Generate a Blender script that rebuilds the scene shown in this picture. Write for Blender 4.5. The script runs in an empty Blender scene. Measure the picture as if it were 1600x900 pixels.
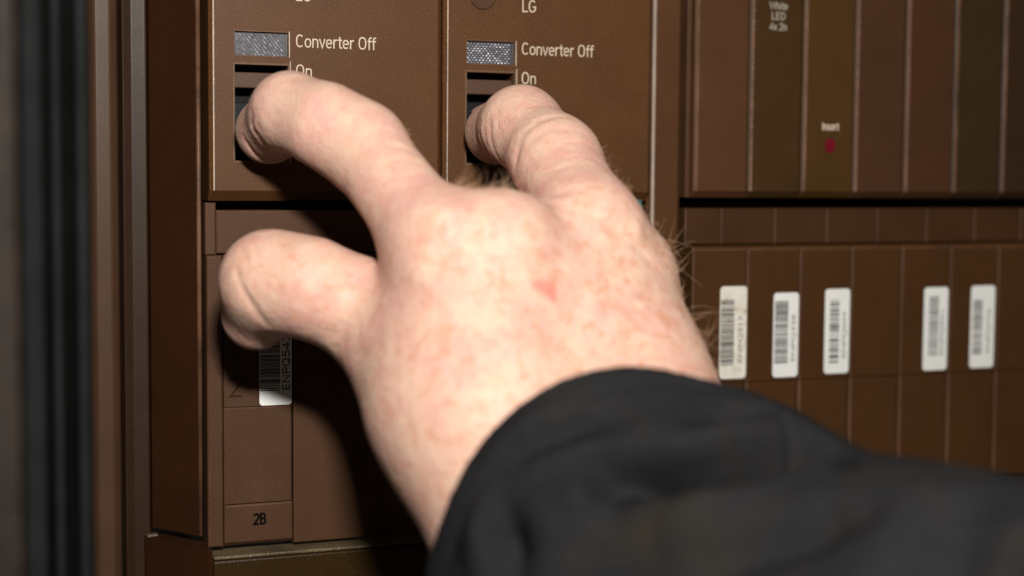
import bpy, bmesh, math, random
import numpy as np
from mathutils import Vector, Matrix

# ------------------------------------------------------------------ camera, light, exposure
SC = bpy.context.scene
COL = SC.collection
MM = 0.001

cam_d = bpy.data.cameras.new("camera")
cam = bpy.data.objects.new("camera", cam_d)
COL.objects.link(cam)
cam_d.lens = 55.575
cam_d.sensor_width = 36
cam_d.clip_start = 0.01
cam_d.clip_end = 20
R = Matrix(((0.92905003, 0.01899684, -0.36946604),
            (-0.36987279, 0.06863302, -0.92654392),
            (0.00775617, 0.99746109, 0.07078992)))
cam.matrix_world = Matrix.Translation(Vector((-76.739, -395.526, 5.417))*MM) @ R.to_4x4()
cam_d.dof.use_dof = True
cam_d.dof.focus_distance = 0.402
cam_d.dof.aperture_fstop = 6.5
cam_d.dof.aperture_blades = 7
SC.camera = cam

world = bpy.data.worlds.new("World")
SC.world = world
world.use_nodes = True
wn = world.node_tree.nodes
bg = wn["Background"]
bg.inputs[0].default_value = (1.0, 0.86, 0.7, 1)
bg.inputs[1].default_value = 0.05

def area_light(name, loc, target, sx, sy, power, col):
    d = bpy.data.lights.new(name, 'AREA')
    d.shape = 'RECTANGLE'; d.size = sx*MM; d.size_y = sy*MM
    d.energy = power; d.color = col
    o = bpy.data.objects.new(name, d)
    COL.objects.link(o)
    o.location = Vector(loc)*MM
    o.rotation_euler = (Vector(target)-Vector(loc)).to_track_quat('-Z', 'Y').to_euler()
    return o
area_light("camera_flash", (-60, -420, 145), (60, 0, -20), 42, 26, 2.95, (1.0, 0.95, 0.87))

SC.view_settings.view_transform = 'Standard'
SC.view_settings.look = 'None'
SC.view_settings.exposure = 0.0
SC.view_settings.gamma = 1.0
SC.cycles.max_bounces = 6

# ------------------------------------------------------------------ materials
def mat(name):
    m = bpy.data.materials.new(name); m.use_nodes = True
    return m, m.node_tree, m.node_tree.nodes["Principled BSDF"]

def lnk(nt, a, b): nt.links.new(a, b)

def node(nt, t, **kw):
    n = nt.nodes.new(t)
    for k, v in kw.items(): setattr(n, k, v)
    return n

def noise(nt, vec, scale, detail=3, rough=0.5, dist=0.0):
    n = node(nt, 'ShaderNodeTexNoise')
    n.inputs['Scale'].default_value = scale; n.inputs['Detail'].default_value = detail
    n.inputs['Roughness'].default_value = rough; n.inputs['Distortion'].default_value = dist
    if vec is not None: lnk(nt, vec, n.inputs['Vector'])
    return n

def ramp(nt, fac, stops):
    r = node(nt, 'ShaderNodeValToRGB')
    el = r.color_ramp.elements
    while len(el) < len(stops): el.new(0.5)
    for e, (p, c) in zip(el, stops):
        e.position = p; e.color = (*c, 1) if len(c) == 3 else c
    lnk(nt, fac, r.inputs[0])
    return r

def mix(nt, fac, a, b, mode='MIX'):
    m = node(nt, 'ShaderNodeMix', data_type='RGBA', blend_type=mode)
    if isinstance(fac, (int, float)): m.inputs[0].default_value = fac
    else: lnk(nt, fac, m.inputs[0])
    for s, v in ((m.inputs[6], a), (m.inputs[7], b)):
        if isinstance(v, tuple): s.default_value = (*v, 1)
        else: lnk(nt, v, s)
    return m.outputs[2]

def world_pos(nt):
    g = node(nt, 'ShaderNodeNewGeometry')
    return g.outputs['Position']

def paint(name, col, rough=0.5, fleck=0.0, fleck_col=(0.4, 0.27, 0.15), bump=0.25, grain=1500, dust=0.0, spec=0.22, var=0.1):
    m, nt, p = mat(name)
    pos = world_pos(nt)
    big = noise(nt, pos, 60, 4, 0.6)
    c0 = tuple(c*(1-var) for c in col); c1 = tuple(min(1, c*(1+var)) for c in col)
    c = ramp(nt, big.outputs[0], [(0.3, c0), (0.7, c1)]).outputs[0]
    g = noise(nt, pos, grain, 2, 0.6)
    if fleck > 0:
        f = noise(nt, pos, 2600, 2, 0.6)
        fr = ramp(nt, f.outputs[0], [(0.58, (0, 0, 0)), (0.74, (1, 1, 1))])
        mu = node(nt, 'ShaderNodeMath', operation='MULTIPLY'); mu.inputs[1].default_value = fleck
        lnk(nt, fr.outputs[0], mu.inputs[0])
        c = mix(nt, mu.outputs[0], c, fleck_col)
    if dust > 0:
        v = node(nt, 'ShaderNodeTexVoronoi'); v.inputs['Scale'].default_value = 1000
        lnk(nt, pos, v.inputs['Vector'])
        n2 = noise(nt, pos, 90, 3, 0.7)
        a = node(nt, 'ShaderNodeMath', operation='MULTIPLY_ADD'); a.inputs[1].default_value = -0.55; a.inputs[2].default_value = 0.345+dust
        lnk(nt, n2.outputs[0], a.inputs[0])
        l = node(nt, 'ShaderNodeMath', operation='LESS_THAN')
        lnk(nt, v.outputs['Distance'], l.inputs[0]); lnk(nt, a.outputs[0], l.inputs[1])
        c = mix(nt, l.outputs[0], c, (0.2, 0.15, 0.1))
    lnk(nt, c, p.inputs['Base Color'])
    rr = node(nt, 'ShaderNodeMapRange'); rr.inputs[3].default_value = rough-0.07; rr.inputs[4].default_value = rough+0.1
    lnk(nt, noise(nt, pos, 140, 4, 0.65).outputs[0], rr.inputs[0]); lnk(nt, rr.outputs[0], p.inputs['Roughness'])
    p.inputs['Specular IOR Level'].default_value = spec
    b = node(nt, 'ShaderNodeBump'); b.inputs['Strength'].default_value = bump; b.inputs['Distance'].default_value = 0.0002
    lnk(nt, g.outputs[0], b.inputs['Height']); lnk(nt, b.outputs[0], p.inputs['Normal'])
    return m

M = {}
M['face'] = paint('brown_face_paint', (0.076, 0.0300, 0.0088), 0.48, 0.6, (0.24, 0.13, 0.06), 0.28, 3000)
M['face2'] = paint('brown_face_paint_smooth', (0.07, 0.029, 0.0105), 0.5, 0.1, (0.25, 0.14, 0.07), 0.2, 3000)
M['cover'] = paint('brown_cover_paint', (0.062, 0.028, 0.0135), 0.5, 0.2, (0.2, 0.12, 0.07), 0.2, 2800)
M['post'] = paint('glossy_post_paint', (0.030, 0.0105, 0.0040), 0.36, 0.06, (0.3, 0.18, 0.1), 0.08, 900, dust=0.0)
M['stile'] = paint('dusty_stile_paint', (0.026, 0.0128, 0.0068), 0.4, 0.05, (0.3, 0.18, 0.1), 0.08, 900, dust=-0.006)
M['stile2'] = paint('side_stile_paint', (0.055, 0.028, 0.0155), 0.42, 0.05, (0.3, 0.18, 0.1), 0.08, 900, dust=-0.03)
M['highlit'] = paint('worn_highlit_edge', (0.135, 0.072, 0.052), 0.35, 0.5, (0.6, 0.48, 0.38), 0.6, 2200, var=0.4)  # paler edges: wear plus the bevel highlight put into the colour
M['highlit_soft'] = paint('soft_highlit_edge', (0.105, 0.052, 0.03), 0.4, 0.2, (0.5, 0.35, 0.25), 0.4, 2200, var=0.5)  # weaker edge tone, with the bevel highlight put into the colour
M['bare_highlit'] = paint('bare_highlit_edge', (0.42, 0.35, 0.29), 0.3, 0.3, (0.9, 0.85, 0.8), 0.7, 2600, var=0.35)  # chipped metal; module left edges also carry their bevel highlight in this colour
M['bead'] = paint('light_trim_bead', (0.30, 0.235, 0.195), 0.3, 0.0, bump=0.1, var=0.2)
M['brown'] = paint('card_brown', (0.066, 0.027, 0.0105), 0.55, 0.04, bump=0.15)
M['olive'] = paint('card_olive', (0.042, 0.0195, 0.0045), 0.5, 0.04, bump=0.15)
M['gold'] = paint('card_golden', (0.056, 0.0262, 0.0052), 0.5, 0.04, bump=0.15)
M['umber'] = paint('card_umber', (0.052, 0.022, 0.0095), 0.55, 0.04, bump=0.15)
M['umber2'] = paint('card_dark_umber', (0.052, 0.021, 0.0085), 0.55, 0.04, bump=0.15)
M['olive2'] = paint('card_dark_olive', (0.033, 0.018, 0.0065), 0.5, 0.04, bump=0.15)
M['dark'] = paint('card_darkest', (0.032, 0.015, 0.0065), 0.5, 0.04, bump=0.15)
M['lower'] = paint('lower_module_brown', (0.053, 0.0215, 0.006), 0.5, 0.04, bump=0.15)
M['rail'] = paint('rail_brown', (0.045, 0.0185, 0.0068), 0.5, 0.04, bump=0.15)
M['sill'] = paint('golden_brown_sill', (0.026, 0.013, 0.0032), 0.32, 0.25, (0.2, 0.13, 0.05), 0.3, 1500)
M['ledge'] = paint('worn_ledge', (0.095, 0.068, 0.038), 0.35, 0.4, (0.6, 0.52, 0.4), 0.7, 1800, var=0.5)
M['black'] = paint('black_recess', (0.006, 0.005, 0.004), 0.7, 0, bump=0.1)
M['slate'] = paint('slate_switch_window', (0.012, 0.015, 0.018), 0.25, 0, bump=0.05)
M['slider'] = paint('slider_brown', (0.075, 0.04, 0.027), 0.45, 0.05, bump=0.1)
M['rubber'] = paint('shaded_groove_rubber', (0.0015, 0.0015, 0.0015), 0.7, 0, bump=0.2, grain=500, var=0.3, spec=0.03)  # seal base, blackened to paint the shade down in its grooves
M['rubber2'] = paint('lit_rib_rubber', (0.009, 0.0102, 0.0105), 0.7, 0, bump=0.2, grain=500, var=0.3, spec=0.08)  # same seal, lighter colour painting the highlight on its ribs
M['door'] = paint('grey_brown_door', (0.024, 0.0185, 0.015), 0.6, 0, bump=0.2, grain=400, var=0.3, spec=0.1)
M['teal'] = paint('teal_plastic', (0.06, 0.13, 0.13), 0.4, 0, bump=0.1)
M['red'] = paint('red_mark', (0.13, 0.004, 0.011), 0.45, 0, bump=0.05)
M['ink'] = paint('cream_ink', (0.54, 0.445, 0.35), 0.6, 0, bump=0.1, var=0.08)
M['ink_grey'] = paint('grey_ink', (0.30, 0.27, 0.225), 0.6, 0, bump=0.1, var=0.08)
M['ink_black'] = paint('black_ink', (0.004, 0.0035, 0.003), 0.8, 0, bump=0.05, spec=0.0)
M['bar'] = paint('barcode_ink', (0.012, 0.012, 0.013), 0.6, 0, bump=0.1)
M['bar_grey'] = paint('faded_barcode_ink', (0.12, 0.12, 0.12), 0.6, 0, bump=0.1)
M['label'] = paint('white_label', (0.74, 0.75, 0.74), 0.4, 0, bump=0.1, var=0.04)

def stained_label():
    m, nt, p = mat('stained_label')
    pos = world_pos(nt)
    n = noise(nt, pos, 350, 4, 0.7)
    c = ramp(nt, n.outputs[0], [(0.45, (0.70, 0.68, 0.63)), (0.6, (0.63, 0.59, 0.5)), (0.72, (0.38, 0.3, 0.2))]).outputs[0]
    lnk(nt, c, p.inputs['Base Color']); p.inputs['Roughness'].default_value = 0.5
    return m
M['label_stained'] = stained_label()

def lens_mat():
    m, nt, p = mat('indicator_lens')
    pos = world_pos(nt)
    n = noise(nt, pos, 900, 2)
    c = ramp(nt, n.outputs[0], [(0.3, (0.035, 0.034, 0.041)), (0.7, (0.065, 0.062, 0.075))]).outputs[0]
    lnk(nt, c, p.inputs['Base Color'])
    p.inputs['Metallic'].default_value = 0.0
    p.inputs['Roughness'].default_value = 0.4
    p.inputs['Coat Weight'].default_value = 1.0
    p.inputs['Coat Roughness'].default_value = 0.2
    return m
M['lens'] = lens_mat()
M['glint'] = paint('lens_facet', (0.075, 0.075, 0.086), 0.32, 0, bump=0.0, spec=1.0)
M['glint'].node_tree.nodes['Principled BSDF'].inputs['Metallic'].default_value = 1.0
M['lip'] = paint('slot_lip_paint', (0.115, 0.064, 0.036), 0.42, 0.2, bump=0.2)

JOINTS = {"iT":[12.54,-9.01,16.11,8.29],"iD":[14.08,-24.22,20.24,8.48],"iQ":[20.16,-33.87,16.85,8.95],"iP":[27.36,-39.09,12.0,9.48],"iM":[37.43,-66.89,-10.63,9.84],"bT":[72.74,-8.97,16.57,8.28],"bD":[72.34,-27.0,17.7,9.3],"bP":[74.69,-43.61,9.16,10.03],"bM":[73.71,-64.95,-7.38,12.08],"mM":[49.95,-70.99,-11.4,11.48],"mP":[61.49,-36.0,-11.0,10.0],"mD":[71.23,-20.0,-21.6,8.5],"mT":[68.26,-32.0,-27.14,8.0],"pM":[82.97,-62.7,-18.5,11.66],"pP":[98.93,-34.0,-21.17,9.5],"pD":[100.23,-20.0,-28.85,8.0],"pT":[91.97,-30.0,-32.78,7.5],"tQ":[13.48,-44.83,-20.41,10.29],"tT":[4.88,-28.5,-27.89,8.2],"tI":[6.12,-37.78,-19.17,10.69],"tM":[27.68,-45.33,-26.47,10.3],"tC":[39.18,-64.76,-40.31,16.87],"wI":[44.81,-75.41,-47.12,19.12],"wP":[75.02,-71.0,-42.11,18.77],"fI":[55.17,-92.14,-72.98,25.68],"fP":[80.74,-92.0,-67.42,24.0]}
SLEEVE = [[63.61,-95.0,-61.18,32.6],[76.88,-118.0,-73.93,32],[97.47,-170.0,-88.3,39.9],[100.46,-214.9,-92.18,45.9]]
SLEEVE2 = [57.27,-106.0,-77.35,34.4]
CUFF = [[-84.9,12.81],[-78.6,7.49],[-69.0,1.56],[-57.6,-3.09],[-45.8,-6.54],[-31.8,-9.07],[-14.3,-10.59],[2.4,-10.22],[12.1,-9.13]]
HAND_MARKS = [[-0.9,1.0,[[4.48,-25.61,19.31],
[4.85,-23.16,16.68],
[6.38,-24.53,14.12],
[9.01,-22.39,11.47],
[11.78,-17.83,9.87]]],
[-0.7,0.8,[[5.07,-13.54,14.31],
[7.4,-13.59,10.78],
[10.8,-12.5,8.65]]],
[-0.25,0.8,[[23.44,-50.05,13.74],
[27.93,-50.11,15.98],
[31.19,-50.36,15.31]]],
[-0.25,0.8,[[25.89,-54.43,10.13],
[30.09,-53.88,12.34],
[33.32,-54.64,11.37]]],
[-0.34,0.9,[[62.61,-30.3,20.25],
[62.35,-31.03,17.24],
[63.28,-30.91,12.25],
[65.21,-31.22,8.97]]],
[-0.35,0.7,[[62.05,-24.65,18.83],
[62.24,-24.18,15.67],
[63.64,-24.63,12.02],
[65.65,-24.78,9.65]]],
[-0.3,0.7,[[62.14,-27.97,20.31],
[61.92,-28.2,16.36],
[63.46,-28.23,11.65]]],
[-0.43,1.1,[[64.25,-44.92,13.44],
[66.74,-46.02,16.94],
[70.42,-47.03,19.11],
[74.87,-47.47,19.8],
[77.62,-48.82,18.75]]],
[-0.25,0.8,[[65.87,-49.79,13.38],
[68.88,-50.74,15.96],
[72.83,-52.22,16.6],
[77.69,-53.22,15.31]]],
[-0.7,1.2,[[63.34,-45.28,7.35],
[63.53,-45.55,10.39],
[64.29,-46.47,12.66]]],
[-0.25,0.6,[[65.79,-57.48,7.35],
[70.68,-59.9,9.75],
[76.25,-60.51,9.81]]],
[-0.25,0.6,[[64.75,-58.11,5.43],
[68.6,-62.17,7.37],
[75.1,-63.79,8.01]]],
[-0.25,0.6,[[70.02,-55.03,12.91],
[74.53,-55.89,13.41],
[79.69,-55.46,11.99]]],
[-0.6,1.4,[[64.04,-48.14,1.61],
[62.57,-60.74,1.32],
[64.48,-69.25,1.59],
[68.71,-72.4,2.5]]],
[-0.6,1.1,[[-2.12,-46.41,-20.74],
[-1.34,-46.78,-22.31],
[0.2,-46.97,-24.91],
[2.01,-46.6,-27.29],
[3.37,-46.38,-28.5]]],
[-0.35,0.9,[[-2.97,-45.08,-16.51],
[-2.72,-45.88,-19.19],
[-2.12,-46.41,-20.74]]],
[-0.4,1.5,[[15.58,-52.7,-31.73],
[17.26,-56.24,-29.71],
[18.88,-58.32,-26.71]]],
[-0.3,1.0,[[18.85,-59.98,-34.51],
[20.41,-68.08,-32.57]]],
[0.7,4.5,[[35.55,-76.7,-2.22],
[39.22,-82.69,-11.54],
[42.87,-88.43,-22.02],
[45.92,-95.36,-32.13]]],
[0.6,4,[[50.94,-82.41,-3.47],
[53.59,-85.13,-11.58],
[55.69,-89.18,-24.98]]],
[0.7,5.5,[[55.06,-78.85,-1.08],
[55.79,-79.66,-2.18]]],
[0.8,4,[[70.07,-76.74,-2.26],
[67.62,-80.67,-11.97],
[63.1,-89.27,-25.17]]],
[0.9,5,[[34.52,-75.51,-1.57],
[35.72,-78.31,-4.23]]],
[0.8,5,[[78.44,-77.4,-5.11],
[81.96,-76.83,-8.3]]],
[0.0,4.5,[[42.86,-80.57,-3.5],
[45.36,-85.59,-14.17],
[47.95,-90.2,-24.69]]],
[0.3,4.5,[[63.29,-76.39,-4.37],
[60.74,-84.17,-14.48],
[60.21,-89.02,-25.11]]],
[-0.5,1.3,[[68.59,-76.6,-2.97],
[74.12,-78.57,-6.33],
[80.17,-78.6,-11.07],
[84.3,-78.74,-14.84]]],
[-0.35,1.0,[[62.85,-71.98,-0.66],
[64.74,-73.71,-1.19],
[67.97,-76.26,-2.69]]],
[0.5,2.0,[[27.48,-75.2,-14.51],
[33.12,-83.87,-20.81],
[36.07,-91.51,-29.55],
[36.62,-97.66,-39.39]]],
[0.4,1.8,[[78.63,-82.18,-16.27],
[68.83,-89.92,-25.26],
[64.98,-95.15,-34.19]]],
[-0.45,0.7,[[6.11,-14.49,12.61],
[8.69,-12.73,9.56],
[11.54,-11.34,8.2]]],
[-0.3,0.8,[[5.07,-27.74,19.1],
[5.49,-27.2,16.74],
[6.95,-27.4,14.37]]],
[-0.25,0.6,[[63.73,-16.93,17.47],
[64.37,-16.66,13.92],
[66.77,-15.91,10.54]]],
[-0.2,0.6,[[64.03,-31.38,22.59],
[63.57,-33.49,19.38],
[63.31,-34.24,16.25]]],
[-0.3,0.6,[[26.4,-46.11,20.12],
[24.98,-48.9,16.68],
[25.37,-51.13,13.75]]],
[-0.3,0.6,[[28.88,-46.97,19.28],
[27.05,-50.02,15.97],
[27.15,-52.69,12.75]]],
[-0.3,0.6,[[30.93,-48.22,17.54],
[28.74,-51.43,14.52],
[28.35,-54.67,11.31]]],
[-0.3,0.6,[[27.76,-55.62,10.15],
[31.44,-54.38,11.93],
[34.26,-55.01,10.81]]],
[-0.25,0.6,[[27.92,-58.01,7.86],
[31.6,-57.68,9.32],
[34.94,-58.95,7.92]]],
[-0.3,0.6,[[-1.75,-41.46,-10.96],
[-1.2,-44.95,-12.96],
[-1.26,-46.53,-15.45]]],
[-0.3,0.6,[[0.54,-42.38,-9.64],
[0.93,-45.82,-11.79],
[0.79,-47.7,-14.27]]],
[-0.25,0.6,[[-3.85,-42.43,-14.5],
[-3.19,-44.74,-16.39],
[-3.06,-45.45,-18.64]]],
[-0.3,0.7,[[15.44,-53.21,-31.09],
[16.27,-55.6,-28.59],
[18.31,-57.75,-27.46]]],
[-0.3,0.7,[[17.02,-52.83,-33.63],
[18.28,-57.85,-31.29],
[19.88,-62.5,-30.32]]],
[-0.15,0.6,[[67.35,-53.69,11.85],
[70.48,-55.84,12.46],
[74.15,-58.63,11.28]]],
[-0.19,0.6,[[64.47,-48.88,11.27],
[66.5,-49.42,14.6],
[70.17,-49.98,17.36]]]]
SLEEVE_MARKS = [[9.5,6.0,[[53.63,-129.5,-44.42],
[64.25,-133.73,-42.62],
[73.9,-136.08,-41.3],
[81.12,-136.85,-41.31]]],
[-18,5.0,[[51.96,-133.04,-48.81],
[58.9,-138.97,-48.68],
[68.15,-143.91,-46.71],
[77.48,-145.25,-44.89],
[83.16,-144.3,-44.17]]],
[4.8,4.0,[[54.66,-139.63,-52.56],
[60.41,-143.64,-51.0],
[67.74,-147.02,-48.74],
[77.29,-148.94,-46.4],
[83.65,-153.85,-45.93]]],
[-14,2.6,[[84.79,-133.84,-40.7],
[85.37,-139.39,-42.63],
[84.62,-147.69,-45.14],
[84.23,-155.45,-45.92]]],
[3.0,3.5,[[82.9,-127.86,-38.7],
[84.28,-133.97,-40.66],
[83.93,-141.48,-43.2],
[83.23,-147.06,-45.04]]],
[-5.12,3.5,[[46.47,-129.33,-49.49],
[47.02,-132.48,-52.57],
[46.52,-135.05,-56.23]]],
[3.84,4.5,[[43.38,-127.46,-50.24],
[44.33,-131.25,-53.83],
[43.93,-133.65,-57.52]]],
[-5.76,4.5,[[31.09,-121.13,-59.77],
[31.0,-123.76,-63.47],
[31.0,-126.46,-68.31]]],
[3.84,5,[[29.04,-116.27,-58.77],
[28.42,-119.74,-64.16],
[28.18,-122.16,-68.48]]],
[2.82,6,[[38.08,-124.63,-52.85],
[35.92,-130.01,-63.68]]],
[-3.84,3.0,[[33.45,-116.62,-50.94],
[40.15,-119.54,-45.26],
[47.13,-121.82,-41.58],
[52.79,-124.12,-40.29]]],
[2.82,3.5,[[32.73,-113.33,-48.97],
[38.88,-116.14,-43.5],
[45.91,-118.46,-39.52]]],
[2.05,3.5,[[31.15,-115.81,-54.04],
[37.37,-119.94,-48.74],
[45.0,-123.68,-44.87]]],
[-7.68,7,[[84.88,-187.24,-48.43],
[78.24,-192.86,-51.92],
[72.57,-194.15,-55.73]]],
[5.12,9,[[83.31,-181.76,-48.36],
[76.6,-186.8,-52.09],
[71.43,-187.35,-55.7]]],
[5.12,10,[[75.05,-165.1,-49.96],
[83.78,-174.94,-47.55],
[88.98,-188.43,-47.43]]],
[-7.68,6,[[83.17,-203.42,-49.97],
[76.83,-206.99,-53.03]]],
[3.84,8,[[51.97,-142.55,-58.63],
[63.85,-151.71,-54.11]]],
[-5.12,5,[[58.35,-154.89,-62.17],
[68.05,-166.21,-54.8],
[76.08,-173.23,-50.63]]],
[-4.48,2.5,[[66.08,-130.25,-40.05],
[74.11,-130.77,-39.13],
[80.92,-131.21,-39.4]]]]
SPOTS = [[54.12,-86.83,-18.59,2.2],[51.91,-86.82,-17.59,1.3],[55.38,-87.04,-20.1,1.4],[14.15,-49.81,-9.73,1.0],[5.02,-53.06,-19.56,1.2],[2.65,-50.89,-19.1,1.0],[7.8,-51.77,-12.72,1.2]]
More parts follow.
